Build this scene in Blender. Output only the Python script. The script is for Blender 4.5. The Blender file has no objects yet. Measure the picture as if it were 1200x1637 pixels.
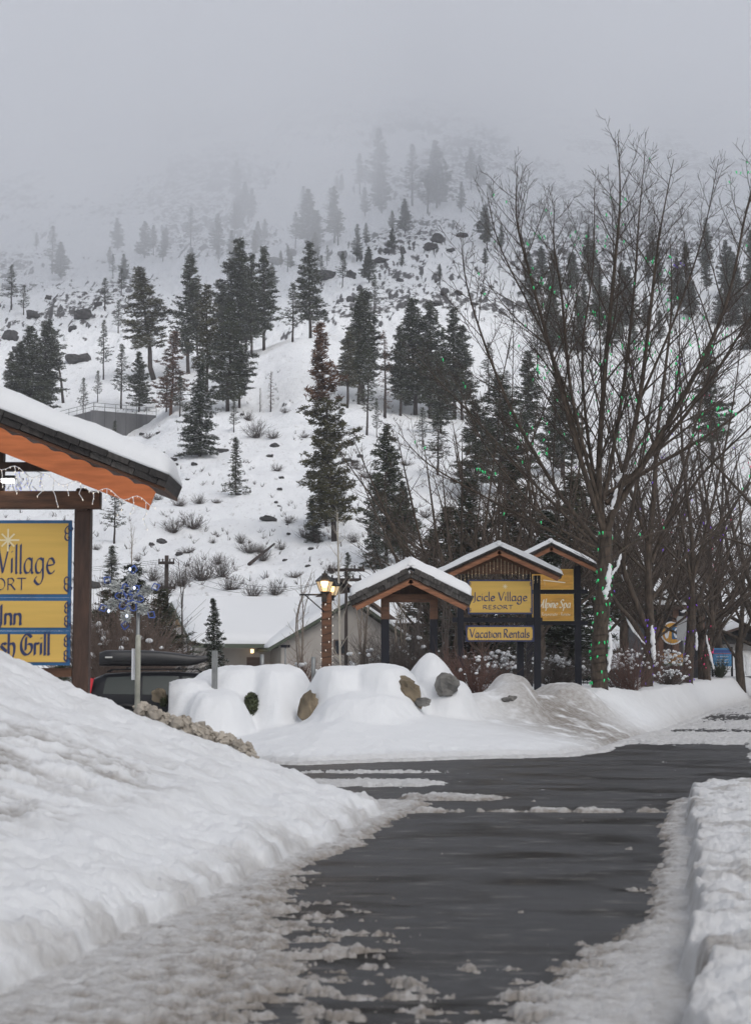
import bpy, math, random
import numpy as np
from mathutils import Vector, Matrix, noise as mnoise

# ------------------------------------------------------------------ camera, world, sun, exposure
SC = bpy.context.scene
COL = SC.collection
F = 2800.0; CX = 600.0; CY = 818.5; HOR = 1068.0; EYE = 1.6
TILT = math.atan((HOR - CY) / F)
ST, CT = math.sin(TILT), math.cos(TILT)
cam = bpy.data.cameras.new('camera'); camo = bpy.data.objects.new('camera', cam); COL.objects.link(camo)
camo.location = (0, 0, EYE); camo.rotation_euler = (math.pi / 2 + TILT, 0, 0)
cam.sensor_fit = 'VERTICAL'; cam.sensor_height = 36; cam.lens = F / 1637 * 36
cam.clip_start = 0.1; cam.clip_end = 6000
cam.dof.use_dof = True; cam.dof.focus_distance = 62; cam.dof.aperture_fstop = 4.0
SC.camera = camo

SUN_EL, SUN_AZ = math.radians(48), math.radians(150)
w = bpy.data.worlds.new('World'); SC.world = w; w.use_nodes = True
wn = w.node_tree; wn.nodes.clear()
sky = wn.nodes.new('ShaderNodeTexSky'); sky.sky_type = 'NISHITA'; sky.sun_disc = False
sky.sun_elevation = SUN_EL; sky.sun_rotation = SUN_AZ; sky.dust_density = 3.0; sky.air_density = 1.0
hs = wn.nodes.new('ShaderNodeHueSaturation'); hs.inputs['Saturation'].default_value = 0.34
bgn = wn.nodes.new('ShaderNodeBackground'); bgn.inputs['Strength'].default_value = 0.13
wo = wn.nodes.new('ShaderNodeOutputWorld')
wn.links.new(sky.outputs[0], hs.inputs['Color']); wn.links.new(hs.outputs[0], bgn.inputs['Color']); wn.links.new(bgn.outputs[0], wo.inputs['Surface'])
sun = bpy.data.lights.new('sun', 'SUN'); suno = bpy.data.objects.new('sun', sun); COL.objects.link(suno)
sun.energy = 0.55; sun.angle = math.radians(30); sun.color = (1.0, 0.975, 0.94)
suno.rotation_euler = (math.pi / 2 - SUN_EL, 0, math.pi - SUN_AZ)
SC.view_settings.view_transform = 'Standard'; SC.view_settings.look = 'None'
SC.view_settings.exposure = 0.0; SC.view_settings.gamma = 1.0
SC.cycles.use_denoising = True
SC.cycles.max_bounces = 8; SC.cycles.diffuse_bounces = 3; SC.cycles.glossy_bounces = 2
SC.cycles.transparent_max_bounces = 6; SC.cycles.volume_bounces = 7
SC.cycles.caustics_reflective = False; SC.cycles.caustics_refractive = False

# ------------------------------------------------------------------ geometry helpers
def at(px, py, Y):
    cx = (px - CX) / F; cy = (CY - py) / F
    dy = CT - cy * ST
    return Vector((cx / dy * Y, Y, EYE + (ST + cy * CT) / dy * Y))
def ppm(Y): return F / Y
def atx(px, Y): return at(px, HOR, Y).x
def zz(py, Y): return at(600, py, Y).z

class MB:
    def __init__(s): s.v = []; s.f = []; s.m = []; s.n = 0; s.sm = []
    def add(s, verts, faces, mat=0, smooth=False):
        o = s.n; s.v.extend([tuple(p) for p in verts]); s.n += len(verts)
        for f in faces: s.f.append(tuple(i + o for i in f)); s.m.append(mat); s.sm.append(smooth)
    def box(s, c, size, mat=0, rz=0.0, ry=0.0, rx=0.0, bev=0.0):
        x, y, z = size[0] / 2, size[1] / 2, size[2] / 2
        M = Matrix.Rotation(rz, 3, 'Z') @ Matrix.Rotation(ry, 3, 'Y') @ Matrix.Rotation(rx, 3, 'X')
        C = Vector(c)
        if bev > 0:
            b = min(bev, x * .9, y * .9, z * .9); V = []
            for sx in (-1, 1):
                for sy in (-1, 1):
                    for sz in (-1, 1):
                        V += [(sx * x, sy * (y - b), sz * (z - b)), (sx * (x - b), sy * y, sz * (z - b)), (sx * (x - b), sy * (y - b), sz * z)]
            def I(a, b_, c_, k): return ((a > 0) * 4 + (b_ > 0) * 2 + (c_ > 0)) * 3 + k
            Fs = []
            for a in (-1, 1):
                Fs.append([I(a, -1, -1, 0), I(a, 1, -1, 0), I(a, 1, 1, 0), I(a, -1, 1, 0)])
                Fs.append([I(-1, a, -1, 1), I(1, a, -1, 1), I(1, a, 1, 1), I(-1, a, 1, 1)])
                Fs.append([I(-1, -1, a, 2), I(1, -1, a, 2), I(1, 1, a, 2), I(-1, 1, a, 2)])
                for b_ in (-1, 1):
                    Fs.append([I(a, b_, -1, 0), I(a, b_, 1, 0), I(a, b_, 1, 1), I(a, b_, -1, 1)])
                    Fs.append([I(a, -1, b_, 0), I(a, 1, b_, 0), I(a, 1, b_, 2), I(a, -1, b_, 2)])
                    Fs.append([I(-1, a, b_, 1), I(1, a, b_, 1), I(1, a, b_, 2), I(-1, a, b_, 2)])
                    for c_ in (-1, 1): Fs.append([I(a, b_, c_, 0), I(a, b_, c_, 1), I(a, b_, c_, 2)])
            s.add([C + M @ Vector(p) for p in V], Fs, mat); return
        V = [C + M @ Vector((a * x, b_ * y, c_ * z)) for a in (-1, 1) for b_ in (-1, 1) for c_ in (-1, 1)]
        s.add(V, [(0, 1, 3, 2), (4, 6, 7, 5), (0, 4, 5, 1), (2, 3, 7, 6), (0, 2, 6, 4), (1, 5, 7, 3)], mat)
    def tube(s, pts, rad, n=5, mat=0, cap=True, smooth=True):
        pts = [Vector(p) for p in pts]; m = len(pts)
        if not hasattr(rad, '__len__'): rad = [rad] * m
        V = []; ref = None
        for i in range(m):
            d = pts[min(i + 1, m - 1)] - pts[max(i - 1, 0)]
            if d.length < 1e-9: d = Vector((0, 0, 1))
            d.normalize()
            if ref is None: ref = Vector((1, 0, 0)) if abs(d.x) < .8 else Vector((0, 1, 0))
            a = (ref - d * ref.dot(d)); 
            if a.length < 1e-6: a = d.orthogonal()
            a.normalize(); ref = a; b = d.cross(a)
            for k in range(n):
                t = 2 * math.pi * k / n
                V.append(pts[i] + (a * math.cos(t) + b * math.sin(t)) * rad[i])
        Fs = [(i * n + k, i * n + (k + 1) % n, (i + 1) * n + (k + 1) % n, (i + 1) * n + k) for i in range(m - 1) for k in range(n)]
        if cap: Fs += [tuple(range(n))[::-1], tuple((m - 1) * n + k for k in range(n))]
        s.add(V, Fs, mat, smooth)
    def lathe(s, c, prof, n=16, mat=0, smooth=True, sx=1, sy=1):
        C = Vector(c); V = []
        for r, z in prof:
            for k in range(n):
                t = 2 * math.pi * k / n; V.append(C + Vector((r * math.cos(t) * sx, r * math.sin(t) * sy, z)))
        m = len(prof)
        Fs = [(i * n + k, i * n + (k + 1) % n, (i + 1) * n + (k + 1) % n, (i + 1) * n + k) for i in range(m - 1) for k in range(n)]
        Fs += [tuple(range(n))[::-1], tuple((m - 1) * n + k for k in range(n))]
        s.add(V, Fs, mat, smooth)
    def prism(s, poly, y0, y1, mat=0):
        """poly: list of (x,z) extruded from y0 to y1"""
        n = len(poly)
        V = [(x, y0, z) for x, z in poly] + [(x, y1, z) for x, z in poly]
        Fs = [tuple(range(n)), tuple(range(n, 2 * n))[::-1]] + [(i, i + n, (i + 1) % n + n, (i + 1) % n) for i in range(n)]
        s.add(V, Fs, mat)
    def build(s, name, mats, parent=None, xf=None):
        me = bpy.data.meshes.new(name)
        me.from_pydata([tuple(p) for p in s.v], [], s.f)
        if not isinstance(mats, (list, tuple)): mats = [mats]
        for m in mats: me.materials.append(m)
        me.polygons.foreach_set('material_index', s.m); me.polygons.foreach_set('use_smooth', s.sm)
        me.update()
        o = bpy.data.objects.new(name, me); COL.objects.link(o)
        if parent is not None: o.parent = parent
        return o

def npmesh(name, V, Fq, mats, parent=None, smooth=False, mi=None, attrs=None):
    me = bpy.data.meshes.new(name)
    k = Fq.shape[1]; nf = len(Fq)
    me.vertices.add(len(V)); me.vertices.foreach_set('co', np.ascontiguousarray(V, dtype=np.float32).ravel())
    me.loops.add(nf * k); me.loops.foreach_set('vertex_index', np.ascontiguousarray(Fq, dtype=np.int32).ravel())
    me.polygons.add(nf); me.polygons.foreach_set('loop_start', np.arange(0, nf * k, k, dtype=np.int32))
    if not isinstance(mats, (list, tuple)): mats = [mats]
    for m in mats: me.materials.append(m)
    me.update(calc_edges=True)
    me.polygons.foreach_set('use_smooth', np.full(nf, smooth, dtype=bool))
    if mi is not None: me.polygons.foreach_set('material_index', np.ascontiguousarray(mi, dtype=np.int32))
    if attrs:
        for kx, val in attrs.items():
            a = me.attributes.new(kx, 'FLOAT', 'POINT'); a.data.foreach_set('value', np.ascontiguousarray(val, dtype=np.float32))
    me.update()
    o = bpy.data.objects.new(name, me); COL.objects.link(o)
    if parent is not None: o.parent = parent
    return o
def gridfaces(nr, nc):
    i = np.arange((nr - 1) * (nc - 1)); r = i // (nc - 1); c = i % (nc - 1); a = r * nc + c
    return np.stack([a, a + 1, a + nc + 1, a + nc], 1)

def tag(o, label=None, cat=None, group=None, kind=None):
    if label: o['label'] = label
    if cat: o['category'] = cat
    if group: o['group'] = group
    if kind: o['kind'] = kind
    return o
def thing(name, label, cat, loc=(0, 0, 0), rz=0.0, group=None):
    o = bpy.data.objects.new(name, None); COL.objects.link(o)
    o.location = loc; o.rotation_euler = (0, 0, rz); o.empty_display_size = .3
    return tag(o, label, cat, group)
def dup(root, loc, rz=0.0, sc=1.0, label=None, group=None, rot=None):
    r = root.copy(); COL.objects.link(r); r.location = loc; r.rotation_euler = rot if rot else (0, 0, rz); r.scale = (sc,) * 3 if not hasattr(sc, '__len__') else sc
    if label: r['label'] = label
    if group: r['group'] = group
    for ch in list(root.children):
        c = ch.copy(); COL.objects.link(c); c.parent = r
        for g in ch.children:
            d = g.copy(); COL.objects.link(d); d.parent = c
    return r

# ------------------------------------------------------------------ numpy noise
def _hash(ix, iy, seed):
    h = (ix.astype(np.int64) * 374761393 + iy.astype(np.int64) * 668265263 + seed * 1442695041) & 0xffffffff
    h = ((h ^ (h >> 13)) * 1274126177) & 0xffffffff
    return ((h ^ (h >> 16)) & 0xffff) / 65535.0
def vn(x, y, seed=0):
    ix = np.floor(x); iy = np.floor(y); fx = x - ix; fy = y - iy
    fx = fx * fx * fx * (fx * (fx * 6 - 15) + 10); fy = fy * fy * fy * (fy * (fy * 6 - 15) + 10)
    def g(dx, dy):
        a = _hash(ix + dx, iy + dy, seed) * 2 * np.pi
        return np.cos(a) * (x - ix - dx) + np.sin(a) * (y - iy - dy)
    a = g(0, 0); b = g(1, 0); c = g(0, 1); d = g(1, 1)
    return ((a + (b - a) * fx) * (1 - fy) + (c + (d - c) * fx) * fy) * 1.4
def fbm(x, y, oct=4, seed=0, gain=.5, ridged=False):
    s = 0; a = 1; t = 0
    for k in range(oct):
        n = vn(x, y, seed + k * 17)
        if ridged: n = 1 - 2 * np.abs(n)
        s = s + a * n; t += a; a *= gain; x = x * 2.03 + 11.3; y = y * 2.03 - 7.1
    return s / t
def S(t):
    t = np.clip(t, 0, 1); return t * t * (3 - 2 * t)
def sdist(x, y, P):
    """signed distance to polygon, positive inside"""
    P = np.array(P, float); n = len(P); d = np.full(x.shape, 1e9); ins = np.zeros(x.shape, bool)
    for i in range(n):
        ax, ay = P[i]; bx, by = P[(i + 1) % n]; ex, ey = bx - ax, by - ay
        t = np.clip(((x - ax) * ex + (y - ay) * ey) / (ex * ex + ey * ey), 0, 1)
        d = np.minimum(d, np.hypot(x - ax - t * ex, y - ay - t * ey))
        c = ((ay > y) != (by > y)) & (x < ex * (y - ay) / (ey if ey != 0 else 1e-9) + ax)
        ins ^= c
    return np.where(ins, d, -d)

# ------------------------------------------------------------------ materials
def mat(name, col, rough=.6, metal=0, bump=0, bscale=20, var=0, vscale=4, emit=None, estr=0, spec=.5, stretch=None, trans=0, detail=6):
    m = bpy.data.materials.new(name); m.use_nodes = True; nt = m.node_tree; b = nt.nodes['Principled BSDF']
    b.inputs['Base Color'].default_value = (*col, 1); b.inputs['Roughness'].default_value = rough; b.inputs['Metallic'].default_value = metal
    b.inputs['Specular IOR Level'].default_value = spec
    tc = nt.nodes.new('ShaderNodeTexCoord'); src = tc.outputs['Object']
    if stretch:
        mp = nt.nodes.new('ShaderNodeMapping'); mp.inputs['Scale'].default_value = stretch; nt.links.new(src, mp.inputs[0]); src = mp.outputs[0]
    if var:
        n = nt.nodes.new('ShaderNodeTexNoise'); n.inputs['Scale'].default_value = vscale; n.inputs['Detail'].default_value = detail; nt.links.new(src, n.inputs['Vector'])
        r = nt.nodes.new('ShaderNodeValToRGB'); r.color_ramp.elements[0].position = .3; r.color_ramp.elements[1].position = .7
        r.color_ramp.elements[0].color = (*[c * (1 - var) for c in col], 1); r.color_ramp.elements[1].color = (*[min(1, c * (1 + var)) for c in col], 1)
        nt.links.new(n.outputs['Fac'], r.inputs[0]); nt.links.new(r.outputs[0], b.inputs['Base Color'])
    if bump:
        n = nt.nodes.new('ShaderNodeTexNoise'); n.inputs['Scale'].default_value = bscale; n.inputs['Detail'].default_value = 5; nt.links.new(src, n.inputs['Vector'])
        bp = nt.nodes.new('ShaderNodeBump'); bp.inputs['Strength'].default_value = bump; bp.inputs['Distance'].default_value = .02
        nt.links.new(n.outputs['Fac'], bp.inputs['Height']); nt.links.new(bp.outputs[0], b.inputs['Normal'])
    if emit:
        b.inputs['Emission Color'].default_value = (*emit, 1); b.inputs['Emission Strength'].default_value = estr
    if trans: b.inputs['Transmission Weight'].default_value = trans
    return m

def snow_mat(name, dirtattr=False):
    m = bpy.data.materials.new(name); m.use_nodes = True; nt = m.node_tree; b = nt.nodes['Principled BSDF']; L = nt.links.new
    b.inputs['Roughness'].default_value = .65; b.inputs['Specular IOR Level'].default_value = .3
    tc = nt.nodes.new('ShaderNodeTexCoord')
    n = nt.nodes.new('ShaderNodeTexNoise'); n.inputs['Scale'].default_value = 9; n.inputs['Detail'].default_value = 8; n.inputs['Roughness'].default_value = .65
    L(tc.outputs['Object'], n.inputs['Vector'])
    n2 = nt.nodes.new('ShaderNodeTexNoise'); n2.inputs['Scale'].default_value = 55; n2.inputs['Detail'].default_value = 8; n2.inputs['Roughness'].default_value = .7
    L(tc.outputs['Object'], n2.inputs['Vector'])
    mx = nt.nodes.new('ShaderNodeMix'); mx.data_type = 'RGBA'
    mx.inputs[6].default_value = (.765, .78, .80, 1); mx.inputs[7].default_value = (.235, .21, .185, 1)
    if dirtattr:
        at_ = nt.nodes.new('ShaderNodeAttribute'); at_.attribute_name = 'dirt'
        # dirt speckled by noise
        a1 = nt.nodes.new('ShaderNodeMath'); a1.operation = 'MULTIPLY_ADD'; a1.inputs[1].default_value = 1.6; a1.inputs[2].default_value = -.8
        L(n.outputs['Fac'], a1.inputs[0])
        a2 = nt.nodes.new('ShaderNodeMath'); a2.operation = 'ADD'; L(at_.outputs['Fac'], a2.inputs[0])
        a3 = nt.nodes.new('ShaderNodeMath'); a3.operation = 'MULTIPLY'; L(a1.outputs[0], a3.inputs[0]); L(at_.outputs['Fac'], a3.inputs[1])
        L(a3.outputs[0], a2.inputs[1]); a2.use_clamp = True
        L(a2.outputs[0], mx.inputs[0])
    else: mx.inputs[0].default_value = 0
    L(mx.outputs[2], b.inputs['Base Color'])
    ad = nt.nodes.new('ShaderNodeMath'); ad.operation = 'MULTIPLY_ADD'; ad.inputs[1].default_value = .8
    L(n2.outputs['Fac'], ad.inputs[0]); L(n.outputs['Fac'], ad.inputs[2])
    bp = nt.nodes.new('ShaderNodeBump'); bp.inputs['Strength'].default_value = .45; bp.inputs['Distance'].default_value = .03
    L(ad.outputs[0], bp.inputs['Height']); L(bp.outputs[0], b.inputs['Normal'])
    return m
M_SNOWG = snow_mat('ground_snow', True)
M_SNOW = snow_mat('snow')
M_TSNOW = mat('tree_snow', (.8, .81, .84), .8)

def terrain_mat():
    m = bpy.data.materials.new('hill_snow_rock'); m.use_nodes = True; nt = m.node_tree; b = nt.nodes['Principled BSDF']; L = nt.links.new
    b.inputs['Roughness'].default_value = .8; b.inputs['Specular IOR Level'].default_value = .2
    tc = nt.nodes.new('ShaderNodeTexCoord'); geo = nt.nodes.new('ShaderNodeNewGeometry')
    at_ = nt.nodes.new('ShaderNodeAttribute'); at_.attribute_name = 'rock'
    n = nt.nodes.new('ShaderNodeTexNoise'); n.inputs['Scale'].default_value = .60; n.inputs['Detail'].default_value = 10; n.inputs['Roughness'].default_value = .7
    mpt = nt.nodes.new('ShaderNodeMapping'); mpt.inputs['Scale'].default_value = (1, .26, .8); mpt.inputs['Rotation'].default_value = (0, 0, .25); L(tc.outputs['Object'], mpt.inputs[0]); L(mpt.outputs[0], n.inputs['Vector'])
    sep = nt.nodes.new('ShaderNodeSeparateXYZ'); L(geo.outputs['Normal'], sep.inputs[0])
    # rock where attr + noise - up-facing is high
    a = nt.nodes.new('ShaderNodeMath'); a.operation = 'MULTIPLY_ADD'; a.inputs[1].default_value = 1.5; a.inputs[2].default_value = -.75; L(n.outputs['Fac'], a.inputs[0])
    s1 = nt.nodes.new('ShaderNodeMath'); s1.operation = 'ADD'; L(at_.outputs['Fac'], s1.inputs[0]); L(a.outputs[0], s1.inputs[1])
    nz = nt.nodes.new('ShaderNodeMapRange'); nz.inputs[1].default_value = .62; nz.inputs[2].default_value = .92; nz.inputs[3].default_value = 0; nz.inputs[4].default_value = .75
    L(sep.outputs[2], nz.inputs[0])
    s2 = nt.nodes.new('ShaderNodeMath'); s2.operation = 'SUBTRACT'; L(s1.outputs[0], s2.inputs[0]); L(nz.outputs[0], s2.inputs[1])
    st = nt.nodes.new('ShaderNodeMapRange'); st.inputs[1].default_value = .25; st.inputs[2].default_value = .38; L(s2.outputs[0], st.inputs[0])
    # low scrub poking through
    n3 = nt.nodes.new('ShaderNodeTexNoise'); n3.inputs['Scale'].default_value = 1.9; n3.inputs['Detail'].default_value = 6; n3.inputs['Roughness'].default_value = .75
    L(mpt.outputs[0], n3.inputs['Vector'])
    sc_ = nt.nodes.new('ShaderNodeMapRange'); sc_.inputs[1].default_value = .57; sc_.inputs[2].default_value = .68; sc_.inputs[4].default_value = .65; L(n3.outputs['Fac'], sc_.inputs[0])
    rc = nt.nodes.new('ShaderNodeMix'); rc.data_type = 'RGBA'; rc.inputs[6].default_value = (.045, .045, .048, 1); rc.inputs[7].default_value = (.14, .135, .135, 1)
    L(n3.outputs['Fac'], rc.inputs[0])
    m0 = nt.nodes.new('ShaderNodeMix'); m0.data_type = 'RGBA'; m0.inputs[6].default_value = (.84, .855, .875, 1); m0.inputs[7].default_value = (.30, .28, .26, 1)
    L(sc_.outputs[0], m0.inputs[0])
    mx = nt.nodes.new('ShaderNodeMix'); mx.data_type = 'RGBA'; L(st.outputs[0], mx.inputs[0]); L(m0.outputs[2], mx.inputs[6]); L(rc.outputs[2], mx.inputs[7])
    L(mx.outputs[2], b.inputs['Base Color'])
    bp = nt.nodes.new('ShaderNodeBump'); bp.inputs['Strength'].default_value = .6; bp.inputs['Distance'].default_value = .6
    L(n.outputs['Fac'], bp.inputs['Height']); L(bp.outputs[0], b.inputs['Normal'])
    return m
M_TERR = terrain_mat()

def asphalt_mat():
    m = bpy.data.materials.new('wet_asphalt'); m.use_nodes = True; nt = m.node_tree; b = nt.nodes['Principled BSDF']; L = nt.links.new
    tc = nt.nodes.new('ShaderNodeTexCoord')
    mp = nt.nodes.new('ShaderNodeMapping'); mp.inputs['Scale'].default_value = (.55, 1, 1); mp.inputs['Rotation'].default_value = (0, 0, .17); L(tc.outputs['Object'], mp.inputs[0])
    n = nt.nodes.new('ShaderNodeTexNoise'); n.inputs['Scale'].default_value = 1.1; n.inputs['Detail'].default_value = 7; n.inputs['Roughness'].default_value = .6; L(mp.outputs[0], n.inputs['Vector'])
    n2 = nt.nodes.new('ShaderNodeTexNoise'); n2.inputs['Scale'].default_value = 90; n2.inputs['Detail'].default_value = 3; L(tc.outputs['Object'], n2.inputs['Vector'])
    r = nt.nodes.new('ShaderNodeValToRGB'); e = r.color_ramp.elements
    e[0].position = .40; e[0].color = (.008, .007, .006, 1); e[1].position = .57; e[1].color = (.040, .040, .042, 1)
    L(n.outputs['Fac'], r.inputs[0])
    # joints across the walk
    sp = nt.nodes.new('ShaderNodeMapping'); sp.inputs['Rotation'].default_value = (0, 0, .176); L(tc.outputs['Object'], sp.inputs[0])
    sx = nt.nodes.new('ShaderNodeSeparateXYZ'); L(sp.outputs[0], sx.inputs[0])
    md = nt.nodes.new('ShaderNodeMath'); md.operation = 'MODULO'; md.inputs[1].default_value = 1.83; L(sx.outputs[1], md.inputs[0])
    lt = nt.nodes.new('ShaderNodeMath'); lt.operation = 'LESS_THAN'; lt.inputs[1].default_value = .022; L(md.outputs[0], lt.inputs[0])
    mx = nt.nodes.new('ShaderNodeMix'); mx.data_type = 'RGBA'; mx.inputs[7].default_value = (.008, .008, .008, 1)
    ml = nt.nodes.new('ShaderNodeMath'); ml.operation = 'MULTIPLY'; ml.inputs[1].default_value = .5; L(lt.outputs[0], ml.inputs[0])
    L(ml.outputs[0], mx.inputs[0]); L(r.outputs[0], mx.inputs[6])
    mf = nt.nodes.new('ShaderNodeMapping'); mf.inputs['Scale'].default_value = (.8, 2.2, 1); mf.inputs['Rotation'].default_value = (0, 0, .1); L(tc.outputs['Object'], mf.inputs[0])
    nf = nt.nodes.new('ShaderNodeTexNoise'); nf.inputs['Scale'].default_value = 2.6; nf.inputs['Detail'].default_value = 12; nf.inputs['Roughness'].default_value = .72; L(mf.outputs[0], nf.inputs['Vector'])
    fr = nt.nodes.new('ShaderNodeMapRange'); fr.inputs[1].default_value = .555; fr.inputs[2].default_value = .70; fr.inputs[4].default_value = .75; L(nf.outputs['Fac'], fr.inputs[0])
    mz = nt.nodes.new('ShaderNodeMix'); mz.data_type = 'RGBA'; mz.inputs[7].default_value = (.26, .245, .225, 1); L(fr.outputs[0], mz.inputs[0]); L(mx.outputs[2], mz.inputs[6]); L(mz.outputs[2], b.inputs['Base Color'])
    rr = nt.nodes.new('ShaderNodeMapRange'); rr.inputs[1].default_value = .35; rr.inputs[2].default_value = .6; rr.inputs[3].default_value = .28; rr.inputs[4].default_value = .6
    L(n.outputs['Fac'], rr.inputs[0]); L(rr.outputs[0], b.inputs['Roughness'])
    sr = nt.nodes.new('ShaderNodeMapRange'); sr.inputs[1].default_value = .40; sr.inputs[2].default_value = .56; sr.inputs[3].default_value = .03; sr.inputs[4].default_value = .38
    L(n.outputs['Fac'], sr.inputs[0]); L(sr.outputs[0], b.inputs['Specular IOR Level'])
    bp = nt.nodes.new('ShaderNodeBump'); bp.inputs['Strength'].default_value = .5; bp.inputs['Distance'].default_value = .010
    L(n2.outputs['Fac'], bp.inputs['Height']); L(bp.outputs[0], b.inputs['Normal'])
    return m
M_ASPH = asphalt_mat()
M_WOOD = mat('dark_stained_wood', (.055, .028, .018), .6, var=.4, vscale=3, bump=.3, bscale=12, stretch=(6, 6, 1))
M_WOODH = mat('brown_beam_wood', (.10, .045, .022), .6, var=.4, vscale=3, bump=.3, bscale=12, stretch=(1, 6, 6))
M_NAVY = mat('navy_black_paint', (.010, .011, .017), .55, spec=.25, var=.25, vscale=3, bump=.1)
M_ORANGE = mat('orange_stain', (.47, .145, .055), .65, var=.22, vscale=2, stretch=(1, 5, 8), bump=.2, spec=.25)
M_ORANGE2 = mat('weathered_orange_wood', (.23, .095, .045), .65, var=.35, vscale=3, stretch=(1, 5, 8), bump=.2)
M_SHINGLE = mat('dark_shingle', (.050, .045, .042), .75, var=.45, vscale=2.5, bump=.6, bscale=30, stretch=(9, 1, 1))
M_SHINGLE2 = mat('grey_shingle', (.075, .070, .066), .75, var=.45, vscale=2.5, bump=.6, bscale=30, stretch=(12, 1, 1))
M_SHINGLE3 = mat('black_shingle', (.032, .029, .028), .75, var=.45, vscale=2.5, bump=.6, bscale=30, stretch=(12, 1, 1))
M_GOLD = mat('gold_board', (.64, .42, .11), .6, var=.07, vscale=1.6, stretch=(.35, 1, 6), bump=.05, bscale=8, spec=.25)
M_GOLD2 = mat('amber_board', (.56, .29, .045), .55, var=.2, vscale=2.2, stretch=(1, 1, 7), bump=.12, bscale=8)
M_BLUE = mat('blue_trim_paint', (.02, .10, .24), .5, var=.2)
M_BLUED = mat('navy_lettering', (.022, .035, .11), .5)
M_WHITEL = mat('cream_lettering', (.8, .76, .62), .5)
M_BARK = mat('bare_tree_bark', (.060, .044, .032), .85, var=.65, vscale=5, bump=.8, bscale=9, stretch=(3, 3, .8))
M_TWIG = mat('bare_twig', (.062, .046, .038), .85, var=.25, vscale=2)
M_TWIG2 = mat('distant_brown_twig', (.10, .072, .058), .85, var=.3, vscale=1)
M_PBARK = mat('pine_bark', (.045, .034, .030), .9, var=.4, vscale=2)
M_PBARK2 = mat('red_pine_bark', (.13, .060, .035), .9, var=.4, vscale=2)
M_NEEDLE = mat('pine_needles', (.044, .052, .024), .7, var=.5, vscale=.8)
M_NEEDLE2 = mat('olive_pine_needles', (.075, .070, .030), .7, var=.5, vscale=.8)
M_NEEDLEB = mat('rust_pine_needles', (.13, .070, .042), .75, var=.5, vscale=.8)
M_SPRUCE = mat('spruce_needles', (.034, .044, .024), .7, var=.5, vscale=.8)
M_SHRUB = mat('bare_shrub_twigs', (.085, .07, .062), .85, var=.3, vscale=2)
M_REDTWIG = mat('reddish_shrub_twigs', (.12, .065, .052), .8, var=.3, vscale=2)
M_ROCK = mat('grey_boulder_rock', (.15, .145, .135), .85, var=.55, vscale=2.2, bump=1, bscale=6)
M_ROCKB = mat('brown_boulder_rock', (.17, .135, .09), .85, var=.55, vscale=2.2, bump=1, bscale=6)
M_ROCKD = mat('dark_hillside_rock', (.05, .048, .048), .9, var=.5, vscale=1.5, bump=.6, bscale=3)
M_BLACK = mat('black_metal', (.015, .015, .016), .4, .4)
M_POSTG = mat('grey_post_metal', (.28, .29, .29), .5, .5, var=.2)
M_POSTW = mat('weathered_pale_post', (.42, .42, .36), .7, var=.2, vscale=6)
M_PLATE = mat('white_plate', (.72, .74, .78), .4)
M_CONC = mat('grey_retaining_wall', (.125, .125, .13), .85, var=.25, vscale=.35, stretch=(1, 1, .3), bump=.3, bscale=2)

# ------------------------------------------------------------------ terrain tables
TY = [95, 101, 110, 140, 180, 215, 240, 270, 300, 330, 400, 550, 800, 1100]
TP = [-400, 0, 100, 200, 300, 400, 480, 560, 640, 800, 1000, 1600]
TT = [
 [1081, 1010, 955, 860, 760, 705, 680, 645, 600, 560, 500, 410, 290, 170],
 [1081, 1010, 955, 860, 758, 705, 680, 650, 605, 570, 500, 405, 280, 160],
 [1081, 1010, 952, 860, 765, 728, 700, 652, 608, 565, 498, 402, 270, 150],
 [1081, 1010, 950, 858, 755, 712, 698, 640, 600, 560, 492, 398, 262, 140],
 [1081, 1010, 946, 852, 742, 664, 655, 630, 590, 550, 488, 395, 250, 130],
 [1081, 1010, 945, 850, 738, 682, 645, 570, 560, 550, 478, 385, 235, 120],
 [1081, 1010, 944, 850, 738, 672, 612, 543, 540, 532, 472, 372, 212, 105],
 [1081, 1010, 943, 850, 738, 662, 645, 560, 530, 525, 468, 362, 195, 95],
 [1081, 1010, 942, 850, 740, 692, 662, 580, 520, 518, 462, 355, 185, 90],
 [1081, 1010, 942, 855, 752, 702, 686, 620, 560, 525, 450, 340, 190, 95],
 [1081, 1010, 945, 860, 760, 705, 680, 620, 560, 520, 440, 325, 200, 110],
 [1081, 1010, 945, 860, 760, 705, 680, 620, 560, 520, 440, 325, 210, 120]]
TT = np.array(TT, float); TYa = np.array(TY, float); TPa = np.array(TP, float)
def tab_py(px, Y):
    i = np.clip(np.searchsorted(TPa, px) - 1, 0, len(TPa) - 2); j = np.clip(np.searchsorted(TYa, Y) - 1, 0, len(TYa) - 2)
    a = np.clip((px - TPa[i]) / (TPa[i + 1] - TPa[i]), 0, 1); b = np.clip((Y - TYa[j]) / (TYa[j + 1] - TYa[j]), 0, 1)
    a = a * a * (3 - 2 * a)
    return (TT[i, j] * (1 - a) + TT[i + 1, j] * a) * (1 - b) + (TT[i, j + 1] * (1 - a) + TT[i + 1, j + 1] * a) * b
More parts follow.
